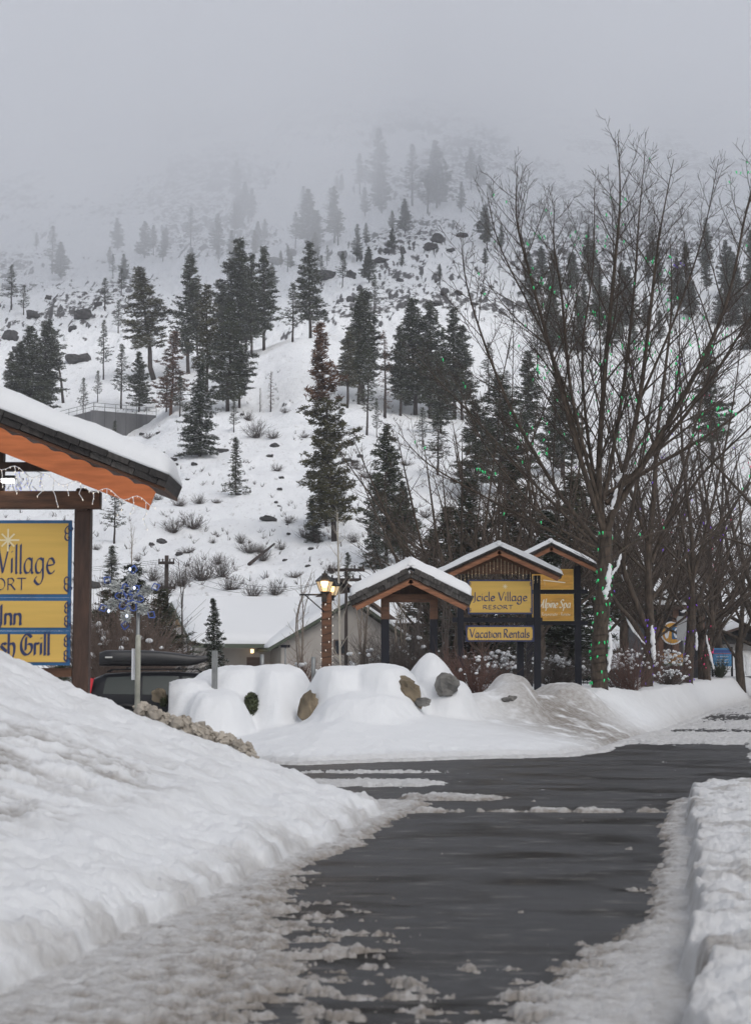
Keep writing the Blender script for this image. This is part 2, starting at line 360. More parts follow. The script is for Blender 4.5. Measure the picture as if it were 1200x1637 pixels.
def terr(x, Y):
    """returns height and rock mask"""
    px = CX + F * x / Y
    z = EYE + Y * (HOR - tab_py(px, Y)) / F
    k = S((Y - 95) / 25); far = S((Y - 285) / 70)
    z = z + k * (fbm(x / 14, Y / 14, 4, 3) * 1.6 + fbm(x / 3, Y / 3, 3, 9) * .28)
    wz = x + .35 * (Y - 300) * .35
    r1 = fbm(wz / 16 + .5 * fbm(x / 30, Y / 90, 3, 77), Y / 62, 6, 21, .62, True)
    big = S((fbm(x / 50, Y / 130, 4, 45) + .25) / .45)
    rk = S((r1 + .08) / .32) * far * (.55 + .45 * big)
    z = z + far * (fbm(x / 45, Y / 110, 3, 31) * 5.0 + rk * 1.5 + fbm(x / 5, Y / 22, 5, 33, .62) * 2.2)
    r2 = S((fbm(x / 5, Y / 9, 4, 61, .6) - .36) / .08) * (1 - far) * k * .7
    z = z + r2 * .5
    return z, np.maximum(rk, r2)
def terr1(x, Y):
    z, _ = terr(np.array([float(x)]), np.array([float(Y)])); return float(z[0])
_YS = np.concatenate([np.arange(97, 330, .5), np.arange(330, 1000, 1.5)])
def hit(px, py, ymin=97):
    """first depth where the terrain is seen at the pixel"""
    ys = _YS[_YS >= ymin]; x = (px - CX) / F * ys
    z, _ = terr(x, ys)
    pyg = np.array([HOR - F * (zz_ - EYE) / y for zz_, y in zip(z, ys)])
    k = np.argmax(pyg <= py)
    if pyg[k] > py: k = int(np.argmin(pyg[ys < 320])) if ymin < 300 else len(ys) - 1
    return Vector((float(x[k]), float(ys[k]), float(z[k])))

# ------------------------------------------------------------------ setting: hill and mountain
def build_terrain(name, rows, cols):
    PX, YY = np.meshgrid(cols, rows); X = (PX - CX) / F * YY
    z, rk = terr(X, YY)
    V = np.stack([X, YY, z], -1).reshape(-1, 3)
    o = npmesh(name, V, gridfaces(len(rows), len(cols)), M_TERR, smooth=True, attrs={'rock': rk.ravel()})
    return tag(o, kind='structure')
colsT = np.concatenate([np.arange(-1500, -60, 12.), np.arange(-60, 1260, 2.2), np.arange(1260, 2700, 12.)])
def rows_for(y0, y1, dp):
    ys = np.linspace(y0, y1, 4000); p = tab_py(np.full(4000, 480.), ys)
    s = np.concatenate([[0], np.cumsum(np.hypot(np.diff(p) / dp, np.diff(ys) / (ys[1:] * .006)))])
    return np.interp(np.arange(0, s[-1], 1.0).tolist() + [s[-1]], s, ys)
build_terrain('hill', rows_for(95, 312, 2.4), colsT)
build_terrain('mountain', rows_for(312, 1100, 2.0), colsT)

# ------------------------------------------------------------------ setting: snowy ground, pavement
EDL = .178
P_L = [(-3.3 + EDL * -3, -3), (-3.3 + EDL * 12, 12), (.05, 18.8), (.12, 19.5), (-.5, 20.2), (-3, 23.2), (-5, 25.9), (-9, 29.5), (-40, 34), (-40, -3)]
P_F = [(-1.3, 29.4), (1.1, 31.0), (3.3, 32.0), (4.2, 33.6), (5.2, 38), (7.6, 46), (14.2, 72), (28, 120), (-60, 120), (-60, 46), (-10, 45), (-5.2, 44.5), (-4.35, 40), (-4.1, 34.5), (-3.2, 31.5)]
P_R = [(-.05 + EDL * -3, -3), (3.55, 20.2), (3.75, 21.3), (5, 21.9), (12, 23), (60, 28), (60, -3)]
P_R2 = [(5.9, 24.8), (6.6, 30), (8.0, 37), (11.3, 50), (18.4, 73), (33, 120), (90, 120), (90, 34), (20, 27)]
MOUNDS = [  # x, y, rx, ry, top
 (atx(296, 36.0), 36.0, .82, 1.5, 1.36), (atx(385, 37.0), 37.0, 1.15, 1.7, 1.66), (atx(442, 36.9), 36.9, .84, 1.6, 1.68), (atx(345, 35.2), 35.2, .72, 1.5, 1.16),
 (atx(548, 36.4), 36.4, .84, 1.7, 1.65), (atx(612, 36.4), 36.4, .90, 1.7, 1.70), (atx(580, 35.2), 35.2, 1.2, 1.6, 1.10),
 (atx(690, 38.0), 38.0, .70, 1.1, 1.93), (atx(708, 37.4), 37.4, .75, 1.5, 1.40), (atx(765, 38.4), 38.4, .8, 1.2, 1.06),
 (atx(812, 39.6), 39.6, .70, 1.2, 1.50), (atx(800, 39.1), 39.1, 1.0, 1.4, 1.16), (atx(903, 42.5), 42.5, 1.1, 1.2, 1.27)]
def smax(a, b, k): 
    h = np.clip(.5 + .5 * (a - b) / k, 0, 1); return b * (1 - h) + a * h + k * h * (1 - h)
def ground(x, y):
    wx = x + .16 * fbm(x / 1.1, y / 1.1, 3, 5) + .020 * fbm(x / .2, y / .2, 3, 6); wy = y + .16 * fbm(x / 1.1, y / 1.1, 3, 7) + .020 * fbm(x / .2, y / .2, 3, 8)
    sL = sdist(wx, wy, P_L) + .045 * fbm(x / .30, y / .30, 4, 48, .6); sF = sdist(wx, wy, P_F); sR = sdist(wx, wy, P_R); sR2 = sdist(wx, wy, P_R2)
    u = (x + 1.16) * -.984 + (y - 12) * .177
    # near left bank
    bx, by = -5.1, 6.4; bl = math.hypot(bx, by); wb = -((x - .1) * by - (y - 19.4) * bx) / bl
    wb = np.abs(wb)
    lump = fbm(x / .35, y / .35, 4, 40)
    g = fbm(x / .07, y / .07, 3, 41)
    r = np.minimum(np.maximum(u - .15, 0), 1.15 * wb + .05 + .22 * wb ** 2); r = np.minimum(r, 4.6) + .2 * np.clip(r - 4.6, 0, 5)
    step2 = .09 * S((y - 10) / 6) * S((u - .8 - .25 * lump) / .22)
    cut = .5 + .5 * S((fbm(x / 1.6, y / 1.6, 2, 46) + .25) / .5)
    chk = fbm(x / .22, y / .22, 4, 44, .65)
    hL = (.17 * S(sL / .11) + .10 * S((sL - .10 - .16 * lump) / .22)) * (1 + .3 * lump + .45 * chk * np.exp(-((sL - .12) / .2) ** 2)) * (.62 + .38 * cut) + .16 * r + .036 * np.minimum(r, 5) ** 2 + step2 * S(wb / .5)
    hL += (.05 * fbm(x / 1.6, y / 1.6, 3, 42) + .016 * lump + .011 * g + .010 * fbm(x / .15, y / .15, 3, 49, .7) + .012 * fbm(x / .12, y / .5, 3, 43) * np.exp(-((sL - .1) / .25) ** 2)) * S(sL / .15)
    pit = S((fbm(x / .50, y / .35, 5, 47, .65) + .22) / .40) * S((u - .9) / .8) * S((4.6 - u) / .8) * S((18.5 - y) / 3) * S((.2 - x) / 1.2)
    hL -= .045 * pit * (1 + 1.6 * lump + .8 * g)
    # far bank
    rate = .165 + .42 * S((y - 36) / 8) + .75 * S((y - 46) / 7)
    base = .10 * S(sF / .12) + np.minimum(rate * np.maximum(sF - .1, 0), .86 + .004 * np.maximum(y - 44, 0)) 
    base -= .45 * S((-4.5 - x) / 3) * S(sF / 2) * S((80 - y) / 20)
    hF = base
    qn = .10 * fbm(x / 1.1, y / 1.1, 2, 58); tn = .06 * fbm(x / .8, y / .9, 3, 59)
    for mx_, my_, rx, ry, zt in MOUNDS:
        q = np.sqrt(((wx - mx_) / rx) ** 2 + ((wy - my_) / ry) ** 2)
        q = q + qn; dome = zt > 1.8 or mx_ > 2.2
        pr = 1 - .50 * q ** 2.1 if dome else 1 - .20 * q ** 2.2 - .58 * S((q - .55) / .95)
        hF = smax(hF, (zt + tn) * np.maximum(pr, -.2), .16)
    # drifts around tree bases
    for tx_, ty_ in ((6.0, 46), (6.6, 47)): hF = hF + .12 * np.exp(-((x - tx_) ** 2 + (y - ty_) ** 2) / .8)
    hF = hF + (.035 * fbm(x / 1.4, y / 1.4, 3, 50) + .026 * fbm(x / .30, y / .16, 4, 51, .6)) * S(sF / .3)
    rough = np.exp(-((sF - .3) / .5) ** 2) + .8 * np.exp(-((x - 4.6) / 1.6) ** 2 - ((y - 39) / 4) ** 2)
    rough = np.maximum(rough, .9 * S((y - 41) / 5))
    hF = hF + (.045 * fbm(x / .26, y / .40, 4, 52, .6) + .05 * S((y - 41) / 5) * fbm(x / .7, y / 1.6, 3, 53)) * rough * S(sF / .15)
    # right banks
    hR = .24 * S(sR / .09) * (1 + .25 * lump) + .03 * np.minimum(sR, 4) + (.060 * fbm(x / .45, y / .45, 4, 60) + .048 * fbm(x / .15, y / .12, 4, 61, .65) + .012 * g) * S(sR / .12)
    hR2 = .22 * S(sR2 / .4) + .05 * np.minimum(sR2, 5) + .06 * fbm(x / .6, y / .5, 4, 62) * S(sR2 / .2)
    # slush on the pavement
    t = -u; tr = 3.2 - t
    near = S((14.5 - y) / 6.5)
    A = .97 * np.exp(-np.maximum(t, 0) / (.28 + 1.85 * near)) + .98 * np.exp(-(np.maximum(tr, 0) / (.24 + .42 * S((12 - y) / 4))) ** 2) * (y < 22)
    A = np.where((y > 21) | (tr < -.3), 0, A) 
    out = np.minimum.reduce([-sL, -sF, -sR, -sR2])
    A = np.maximum(A, .85 * np.exp(-(np.maximum(out, 0) / .28) ** 2))
    wl = 19.75 + .1 * fbm(x / 1.2, x * 0, 3, 70)
    brk = .62 + .38 * S((fbm(x / .45, y / .6, 3, 71) + .15) / .3)
    A = np.maximum(A, .84 * brk * np.exp(-((y - wl) / .15) ** 2) * (x > .2) * (x < 4))
    A = np.maximum(A, .84 * np.exp(-((y - 21.8) / .55) ** 2 - ((x - .95) / .75) ** 4))
    A = np.maximum(A, .84 * np.exp(-((y - 24.6) / .9) ** 2 - ((x + .2) / 1.3) ** 4))
    A = np.maximum(A, .55 * np.exp(-((y - 27.2) / .6) ** 2 - ((x + .2) / 2.0) ** 4))
    A = np.maximum(A, .60 * S((y - 34.5) / 4) - .25 * np.exp(-((y - 45) / 1.5) ** 2) - .25 * np.exp(-((y - 57) / 4) ** 2))
    A = np.maximum(A, .24 * (y > 20.5) * (y < 34))
    A = np.maximum(A, .62 * S((-2.5 - x) / 2) * (y > 21))
    n = .5 + .60 * fbm(x / .34, y / .20, 6, 80, .66)
    A = np.maximum(A, .30 * (y < 19) * (.5 + .5 * S((fbm(x / 1.2, y / .8, 2, 85) + .2) / .4)))
    e = n - (1 - A)
    sl = np.clip(e, -.08, .5)
    hs_ = -.008 + np.minimum(sl, .22) * .19 + np.where(e > 0, .010 + .030 * lump + .020 * g + .024 * fbm(x / .13, y / .10, 4, 81, .65), -.02)
    h = np.where(sL > 0, np.maximum(hL, hs_), np.where(sF > 0, np.maximum(hF, hs_), np.where(sR > 0, np.maximum(hR, hs_), np.where(sR2 > 0, np.maximum(hR2, hs_), hs_))))
    # dirt
    cover = (out > 0)
    d = np.where(cover, .88 - .36 * S(sl / .45), 0)
    d = np.where(cover & (y > 22), .42, d)
    dn = fbm(x / .7, y / .6, 4, 90)
    dL = .05 + .09 * S((dn + .1) / .4) + .62 * pit * (.5 + .5 * S((dn + .2) / .4)) + .30 * np.exp(-((sL - .12) / .16) ** 2) * S((dn + .25) / .4) + .32 * np.exp(-(sL / .06) ** 2)
    dF = .95 * np.exp(-((x - 4.3) / 1.9) ** 2 - ((y - 39.5) / 4.5) ** 2) * S((dn + .5) / .5) + .30 * np.exp(-(sF / .25) ** 2) + .18 * S((y - 44) / 6) * S((5 - sF) / 3)
    dR = .22 + .40 * S((dn - .0) / .4) + .25 * np.exp(-(sR / .15) ** 2)
    d = np.where(sL > 0, dL, np.where(sF > 0, dF, np.where(sR > 0, dR, np.where(sR2 > 0, .25, d))))
    # join the foot of the hill
    k = S((y - 88) / 10); h = h * (1 - k) + 1.15 * k
    return h, d
def gz(x, y):
    h, _ = ground(np.array([float(x)]), np.array([float(y)])); return float(h[0])
rowsG = np.concatenate([np.arange(2, 6.5, .15), np.arange(6.5, 12, .028), np.arange(12, 24, .042), np.arange(24, 44, .062), np.arange(44, 60, .14), np.arange(60, 98, .5)])
colsG = np.concatenate([np.linspace(-6500, -700, 50), np.arange(-690, -60, 9.), np.arange(-60, 1260, 2.0), np.arange(1262, 1900, 9.), np.linspace(1920, 7600, 50)])
PX, YY = np.meshgrid(colsG, rowsG); XX = (PX - CX) / F * YY
hG, dG = ground(XX.ravel(), YY.ravel())
tag(npmesh('ground', np.stack([XX.ravel(), YY.ravel(), hG], 1), gridfaces(len(rowsG), len(colsG)), M_SNOWG, smooth=True, attrs={'dirt': dG}), kind='structure')
b = MB(); b.add([(-60, -20, 0), (70, -20, 0), (70, 97, 0), (-60, 97, 0)], [(0, 1, 2, 3)])
tag(b.build('pavement', M_ASPH), kind='structure')
b = MB(); b.add([(-4000, -4000, -1.0), (4000, -4000, -1.0), (4000, 4000, -1.0), (-4000, 4000, -1.0)], [(0, 1, 2, 3)])
tag(b.build('terrain', M_SNOW), kind='structure')

# ------------------------------------------------------------------ haze and low cloud
def vol_mat(name, col, dens, aniso=0.0):
    m = bpy.data.materials.new(name); m.use_nodes = True; nt = m.node_tree; nt.nodes.clear()
    o = nt.nodes.new('ShaderNodeOutputMaterial'); v = nt.nodes.new('ShaderNodeVolumePrincipled')
    v.inputs['Color'].default_value = (*col, 1); v.inputs['Density'].default_value = dens; v.inputs['Anisotropy'].default_value = aniso
    nt.links.new(v.outputs[0], o.inputs['Volume']); return m
b = MB(); b.box((0, 500, 224), (2600, 1400, 452))
tag(b.build('haze', vol_mat('haze_air', (.93, .95, 1.0), .00027)), kind='stuff', label='thin grey winter haze in the valley air')
xs = np.linspace(-750, 750, 90); ys = np.linspace(292, 1150, 70); XX, YY = np.meshgrid(xs, ys)
pxf = CX + F * XX / YY
zb = 98 + 10 * S((YY - 400) / 300) + (S((pxf - 100) / 800) * 16 - 8) + fbm(XX / 55, YY / 70, 4, 201, .6) * 17 + 40 * S((330 - YY) / 38)
zb += 26 * np.exp(-((pxf - 720) / 120) ** 2)
zt = np.full_like(zb, 440.)
Vb = np.stack([XX, YY, zb], -1).reshape(-1, 3); Vt = np.stack([XX, YY, zt], -1).reshape(-1, 3)
nr, nc = zb.shape; FB = gridfaces(nr, nc); N0 = nr * nc
side = []
for i in range(nc - 1):
    side.append((i, i + 1, i + 1 + N0, i + N0)); q = (nr - 1) * nc + i; side.append((q + 1, q, q + N0, q + 1 + N0))
for j in range(nr - 1):
    a = j * nc; side.append((a + nc, a, a + N0, a + nc + N0)); a = j * nc + nc - 1; side.append((a, a + nc, a + nc + N0, a + N0))
tag(npmesh('low_cloud', np.concatenate([Vb, Vt]), np.concatenate([FB[:, ::-1], FB + N0, np.array(side)]), vol_mat('cloud_fog', (.97, .98, 1.0), .0052)),
    kind='stuff', label='low grey cloud hiding the top of the mountain')

# ------------------------------------------------------------------ conifers
def conifer(name, label, cat, seed, H=18., cb=.22, R=.16, prof='pine', nb=150, dens=1.0, needle=None, bark=None, blade=.42, snowp=.28, lean=0., spread=1., topneedle=None):
    R *= 1.08; dens *= 1.22; snowp = min(.5, snowp * 1.25)
    rnd = np.random.default_rng(seed); root = thing(name, label, cat)
    b = MB(); npt = 9; wob = rnd.normal(0, .012 * H, (npt, 2)); wob[0] = 0; wob = np.cumsum(wob, 0) * .35
    tp = [Vector((wob[i, 0] + lean * H * (i / (npt - 1)), wob[i, 1], H * i / (npt - 1))) for i in range(npt)]
    r0 = .0125 * H
    b.tube(tp, [r0 * (1 - .93 * (i / (npt - 1)) ** .9) + .01 for i in range(npt)], 7)
    zt = np.array([p.z for p in tp]); txp = np.array([p.x for p in tp]); typ = np.array([p.y for p in tp])
    cen = []; size = []
    lob = rnd.uniform(0, 6.28, 3)
    for i in range(nb):
        t = (i + rnd.uniform(0, 1)) / nb
        if prof == 'pine': r = (1 - t) ** .74 * min(1, .62 + 1.6 * t)
        elif prof == 'spruce': r = (1 - t) ** .85
        else: r = (1 - t) ** .5 * min(1, .35 + 1.1 * t)
        z = H * (cb + (1 - cb) * t)
        az = rnd.uniform(0, 2 * math.pi)
        r *= R * H * rnd.uniform(.42, 1.15) * (1 + .18 * math.sin(az * 2 + lob[0] + t * 9))
        r = max(r, .02 * H)
        bx = np.interp(z, zt, txp); by = np.interp(z, zt, typ)
        up = {'pine': .12 + .35 * t, 'spruce': -.28 + .35 * t}.get(prof, .1)
        c, s_ = math.cos(az), math.sin(az)
        def pt(q):
            if prof == 'spruce': dz = r * (up * q - .10 * q * q + .12 * q ** 4)
            else: dz = r * (up * q - .38 * q * q * (1 - t) + .25 * q ** 4)
            return Vector((bx + c * r * q, by + s_ * r * q, z + dz))
        rb = max(.012, .010 * r + .008)
        b.tube([pt(0), pt(.35), pt(.7), pt(.95)], [rb * 1.6, rb * 1.2, rb * .8, rb * .4], 3, cap=False)
        m = max(2, int(dens * (r / .27)))
        for k in range(m):
            q = 1 - rnd.uniform(0, 1) ** 1.25 * (.78 if prof != 'spruce' else .9)
            p = pt(q); wd = .19 * r * (1.15 - q) + .14
            for _ in range(2 if q < .9 else 3):
                cen.append((p.x + rnd.normal(0, wd) * abs(s_) + rnd.normal(0, .08), p.y + rnd.normal(0, wd) * abs(c) + rnd.normal(0, .08), p.z + rnd.normal(0, .10)))
    trunk = b.build('trunk', bark or M_PBARK, root)
    for k in range(5):
        cen.append((txp[-1] + rnd.normal(0, .05), typ[-1], H - .2 * k + .15))
    C = np.array(cen); n = len(C); K = 6
    d = rnd.normal(0, 1, (n, K, 3)); d[..., 2] = d[..., 2] * .55 + .25; d /= np.linalg.norm(d, axis=-1, keepdims=True)
    L_ = blade * rnd.uniform(.6, 1.1, (n, K, 1))
    sd = np.cross(d, rnd.normal(0, 1, (n, K, 3))); sd /= np.linalg.norm(sd, axis=-1, keepdims=True)
    base = C[:, None, :] - d * L_ * .15
    w_ = blade * .20
    V = np.stack([base - sd * w_ * .5, base + sd * w_ * .5, base + d * L_ + sd * w_ * .35, base + d * L_ - sd * w_ * .35], 2)
    nq = n * K; V = V.reshape(-1, 3); mi = np.zeros(nq, int)
    if topneedle is not None:
        zc = np.repeat(C[:, 2], K); mi[zc > H * topneedle] = 2
    # snow lying on tufts
    ns = int(n * snowp); idx = rnd.choice(n, ns, replace=False); Cs = C[idx] + np.array([0, 0, blade * .16])
    Ks = 2; ds = rnd.normal(0, 1, (ns, Ks, 3)); ds[..., 2] *= .25; ds /= np.linalg.norm(ds, axis=-1, keepdims=True)
    ss = np.cross(ds, np.array([0, 0, 1.]) + rnd.normal(0, .3, (ns, Ks, 3))); ss /= np.linalg.norm(ss, axis=-1, keepdims=True)
    ls = blade * .40; Vs = np.stack([Cs[:, None] - ds * ls - ss * ls * .35, Cs[:, None] - ds * ls + ss * ls * .35, Cs[:, None] + ds * ls + ss * ls * .35, Cs[:, None] + ds * ls - ss * ls * .35], 2).reshape(-1, 3)
    VV = np.concatenate([V, Vs]); nf = len(VV) // 4
    Fq = np.arange(nf * 4).reshape(nf, 4); mi = np.concatenate([mi, np.ones(ns * Ks, int)])
    npmesh('crown', VV, Fq, [needle or M_NEEDLE, M_TSNOW, M_NEEDLEB], root, mi=mi)
    root['h'] = H
    return root
P = {}
P['a'] = conifer('pine_tree', 'x', 'pine tree', 1, 20, .20, .15, 'pine', 190, 1.1)
P['b'] = conifer('pine_tree', 'x', 'pine tree', 2, 20, .30, .125, 'pine', 150, 1.0, needle=M_NEEDLE2)
P['c'] = conifer('pine_tree', 'x', 'pine tree', 3, 18, .12, .19, 'pine', 200, 1.15)
P['d'] = conifer('spruce_tree', 'x', 'spruce tree', 4, 16, .06, .20, 'spruce', 210, 1.0, needle=M_SPRUCE, snowp=.4)
P['e'] = conifer('pine_tree', 'x', 'pine tree', 5, 14, .30, .16, 'pine', 75, .55, blade=.36, snowp=.4)
P['f'] = conifer('dead_pine_tree', 'x', 'pine tree', 6, 17, .12, .15, 'pine', 150, .7, needle=M_NEEDLEB, bark=M_PBARK2, snowp=.3)
P['g'] = conifer('young_pine_tree', 'x', 'pine tree', 7, 9, .05, .19, 'spruce', 120, .8, blade=.30, snowp=.3)
P['l'] = conifer('pine_tree', 'x', 'pine tree', 8, 21, .42, .13, 'top', 110, .9, lean=0, snowp=.35)
P['m'] = conifer('pine_tree', 'x', 'pine tree', 9, 22, .10, .155, 'pine', 230, 1.0, needle=M_NEEDLE2, topneedle=.66)
P['s'] = conifer('snag_tree', 'x', 'bare pine tree', 10, 16, .12, .085, 'pine', 90, .12, blade=.2, snowp=.1, needle=M_NEEDLEB)
used = {k: False for k in P}
def put(k, loc, H, label, group, rz, rot=None, wide=1.0):
    p = P[k]; s_ = H / p['h']; wide *= 1.20 * random.uniform(.9, 1.12); sc = (s_ * wide, s_ * wide, s_)
    if not used[k]:
        used[k] = True; p.location = loc; p.rotation_euler = rot or (0, 0, rz); p.scale = sc; p['label'] = label
        if group: p['group'] = group
        return p
    return dup(p, loc, rz, sc, label, group, rot)
random.seed(4)
HT = [  # proto, base px, base py, top py, lean(px at top - base), width factor, label
 ('c', 44, 672, 520, 0, 1.45, 'broad dark pine at the left edge of the slope, tallest above the snowy sign roof'),
 ('l', 97, 642, 505, -24, 1.25, 'leaning pine with a long bare trunk beside the broad pines above the sign roof'),
 ('a', 12, 668, 560, 0, 1.3, 'small dense pine cut by the left edge above the snowy roof'),
 ('a', 66, 668, 512, 0, 1.3, 'dark pine crowded against the right of the broad pine at far left'),
 ('e', 129, 664, 602, 0, 1.1, 'small thin pine standing just left of the concrete retaining wall corner'),
 ('e', 161, 604, 508, 0, .95, 'slim pine with a bare lower trunk above the retaining wall and dark cliff'),
 ('e', 190, 652, 548, 0, 1.2, 'sparse snowy pine right above the guard rail on the retaining wall'),
 ('c', 219, 656, 560, 0, 1.0, 'bushy pine at the right end of the guard rail'),
 ('b', 243, 604, 421, -25, 1.5, 'tall leaning pine with loose upper crown left of the rust coloured pine'),
 ('a', 298, 594, 402, 0, 1.15, 'tall full pine standing alone against the white slope above the rust coloured pine'),
 ('b', 311, 580, 440, 0, .9, 'reddish trunked pine close behind the tall full pine'),
 ('f', 270, 662, 528, 0, 1.3, 'rust coloured dying pine left of the middle of the hill'),
 ('e', 263, 657, 585, 0, 1.3, 'snow dusted pine at the foot of the rust coloured pine'),
 ('c', 378, 562, 374, -4, 1.15, 'tallest dark pine at the top left of the snowy knoll'),
 ('a', 352, 575, 452, 0, 1.2, 'shorter pine left of the tallest pine on the knoll'),
 ('a', 400, 566, 400, 0, .9, 'pine squeezed between the tallest knoll pine and its right neighbour'),
 ('a', 420, 556, 388, -2, .95, 'pine with a clean lower trunk at the right end of the knoll clump'),
 ('c', 362, 656, 480, 0, 1.25, 'large full pine at the middle of the slope below the knoll clump'),
 ('a', 381, 649, 545, 0, 1.3, 'half height pine on the right shoulder of the large mid slope pine'),
 ('d', 317, 729, 575, 0, 1.0, 'dark spruce hanging low over the slope above a bare pole trunk'),
 ('s', 431, 657, 592, 0, 1.3, 'crooked leafless pine left of the long white gully'),
 ('s', 414, 657, 618, 0, 1.2, 'short leafless pine beside the crooked leafless one'),
 ('e', 372, 690, 640, 0, 1.3, 'small sparse pine below the large mid slope pine'),
 ('g', 376, 791, 701, 0, 1.15, 'young conical pine alone on the open white slope'),
 ('e', 182, 872, 775, 0, 1.2, 'thin pine with a bare reddish trunk just right of the near sign post'),
 ('g', 178, 940, 877, 0, 1.5, 'young snowy pine right of the near sign post, above the lit snowflake'),
 ('a', 495, 535, 380, -2, 1.2, 'tall pine standing alone on the crest of the knoll'),
 ('e', 466, 542, 447, 0, 1.4, 'shorter pine left of the lone crest pine'),
 ('m', 534, 866, 516, -24, .95, 'very tall pine with a rusty top in the middle of the hillside'),
 ('c', 521, 842, 705, 0, 1.15, 'low bushy pine tucked against the foot of the very tall rusty topped pine'),
 ('d', 500, 868, 800, 0, 1.0, 'small dark fir at the left foot of the very tall rusty topped pine'),
 ('c', 617, 900, 682, 0, .95, 'dense dark pine above the small empty roofed arch'),
 ('c', 645, 900, 770, 0, 1.3, 'bushy pine on the right flank of the dense dark pine above the arch'),
 ('d', 600, 910, 800, 0, .9, 'dark young fir at the left foot of the dense pine above the arch'),
 ('e', 586, 696, 560, 3, .9, 'slender pine leaning right on the upper bench of the hill'),
 ('e', 602, 698, 640, 0, 1.0, 'thin small pine right beside the slender leaning bench pine'),
 ('b', 554, 650, 527, 0, 1.25, 'open pine with a dark straight trunk left of the twin trunk pine'),
 ('a', 573, 645, 470, 0, 1.1, 'left one of the two close tall pines on the upper bench'),
 ('a', 580, 642, 458, 0, 1.2, 'right one of the two close tall pines on the upper bench'),
 ('s', 615, 666, 525, 0, 1.1, 'tall thin dead pine between the two dark bench clumps'),
 ('c', 664, 662, 474, 0, 1.3, 'big dark pine leading the right hand clump on the bench'),
 ('a', 688, 668, 480, 0, 1.15, 'dark pine filling the middle of the right hand bench clump'),
 ('a', 727, 668, 488, 0, 1.1, 'dark pine at the right end of the bench, half behind bare branches'),
 ('a', 740, 670, 520, 0, 1.1, 'shorter dark pine touching the right end pine of the bench'),
 ('e', 676, 714, 650, 0, 1.5, 'small spreading pine below the right hand bench clump'),
 ('e', 783, 640, 545, 0, 1.2, 'snowy thin pine behind the left twigs of the great bare tree'),
 ('e', 812, 650, 590, 0, 1.4, 'low snowy pine behind the outer twigs of the great bare tree'),
 ('e', 862, 600, 500, 0, 1.2, 'grey pine on the steep slope behind the left limbs of the great bare tree'),
 ('g', 556, 945, 885, 0, 1.2, 'small dark fir behind the double lantern, above the brown cabin'),
 ('e', 152, 640, 590, 0, 1.1, 'tiny pine above the left part of the guard rail'),
 ('g', 180, 712, 672, 0, 1.1, 'little pine in front of the concrete retaining wall'),
 ('e', 700, 760, 660, 0, 1.5, 'sparse pine behind the tips of the lowest left twigs'),
 ('a', 640, 664, 520, 0, 1.2, 'pine at the left edge of the right hand bench clump'),
 ('c', 705, 690, 560, 0, 1.2, 'lower pine in front of the right hand bench clump'),
 ('b', 330, 640, 450, 0, 1.2, 'grey green pine left of the large mid slope pine'),
 ('e', 285, 664, 600, 0, 1.4, 'loose snowy pine right of the rust coloured pine'),
 ('a', 28, 668, 545, 0, 1.2, 'dark pine between the left edge and the broad pine'),
 ('a', 390, 560, 420, 0, 1.0, 'pine just behind the tallest pine of the knoll'),
 ('a', 845, 720, 560, 0, 1.3, 'dark pine seen through the middle limbs of the great bare tree'),
 ('c', 900, 760, 600, 0, 1.3, 'dark pine right behind the main limbs of the great bare tree'),
 ('a', 1140, 740, 560, 0, 1.3, 'dark pine high behind the fourth roadside tree'),
 ('a', 760, 800, 640, 0, 1.5, 'dark pine deep behind the left half of the great bare tree'),
 ('c', 800, 790, 600, 0, 1.3, 'broad pine hidden behind the left boughs of the great bare tree'),
]
for k, bx, by, ty, ln, wd, lab in HT:
    g = hit(bx, by); H = (by - ty) / F * g.y; rz = random.uniform(0, 6.28)
    a = math.atan(ln / max(1, (by - ty)))
    put(k, g - Vector((0, 0, .25)), H + .25, lab, 'pines on the snowy hillside', rz, rot=Euler((0, a, 0)) if False else None, wide=wd) if ln == 0 else put(k, g - Vector((0, 0, .25)), H + .25, lab, 'pines on the snowy hillside', rz, rot=tuple((Matrix.Rotation(a, 3, 'Y') @ Matrix.Rotation(rz, 3, 'Z')).to_euler()), wide=wd)
FT = [(605, 305, 190), (700, 322, 212), (660, 320, 218), (755, 292, 222), (533, 380, 288), (492, 388, 292), (470, 390, 330), (371, 372, 312), (343, 398, 332),
      (408, 392, 345), (300, 385, 322), (627, 364, 326), (585, 384, 347), (225, 405, 345), (75, 430, 352), (240, 400, 350), (505, 392, 330), (610, 330, 250), (685, 330, 262), (575, 300, 232), (255, 410, 360), (90, 440, 380)]
MT = [(10, 492, 420, 'faint grey pine standing in mist at the left edge'), (162, 492, 440, 'misty pine with a bare trunk high on the left slope'), (188, 466, 422, 'round misty pine right of the bare trunked one'), (184, 530, 476, 'grey pine below the round misty pine'),
      (598, 498, 432, 'small grey pine alone among the rocks above the twin bench pines'), (880, 505, 445, 'grey pine in thin mist behind the middle limbs'), (30, 500, 452, 'small grey pine beside the faint one at the left edge')]
_r = random.Random(77)
for _i in range(70):
    _x = _r.gauss(480, 260); _y = _r.uniform(335, 455) if _r.random() < .6 else _r.uniform(280, 340) 
    if -10 < _x < 850 and not (_x < 250 and _y < 370): FT.append((_x, _y, _y - _r.uniform(22, 62)))
for i, (bx, by, ty) in enumerate(FT):
    g = hit(bx, by, 320); H = (by - ty) / F * g.y
    put('aceb'[i % 4], g - Vector((0, 0, .5)), H + .5, 'ghostly pine almost lost in the low cloud high on the mountain', 'pines fading into the cloud', random.uniform(0, 6.28), wide=1.15)
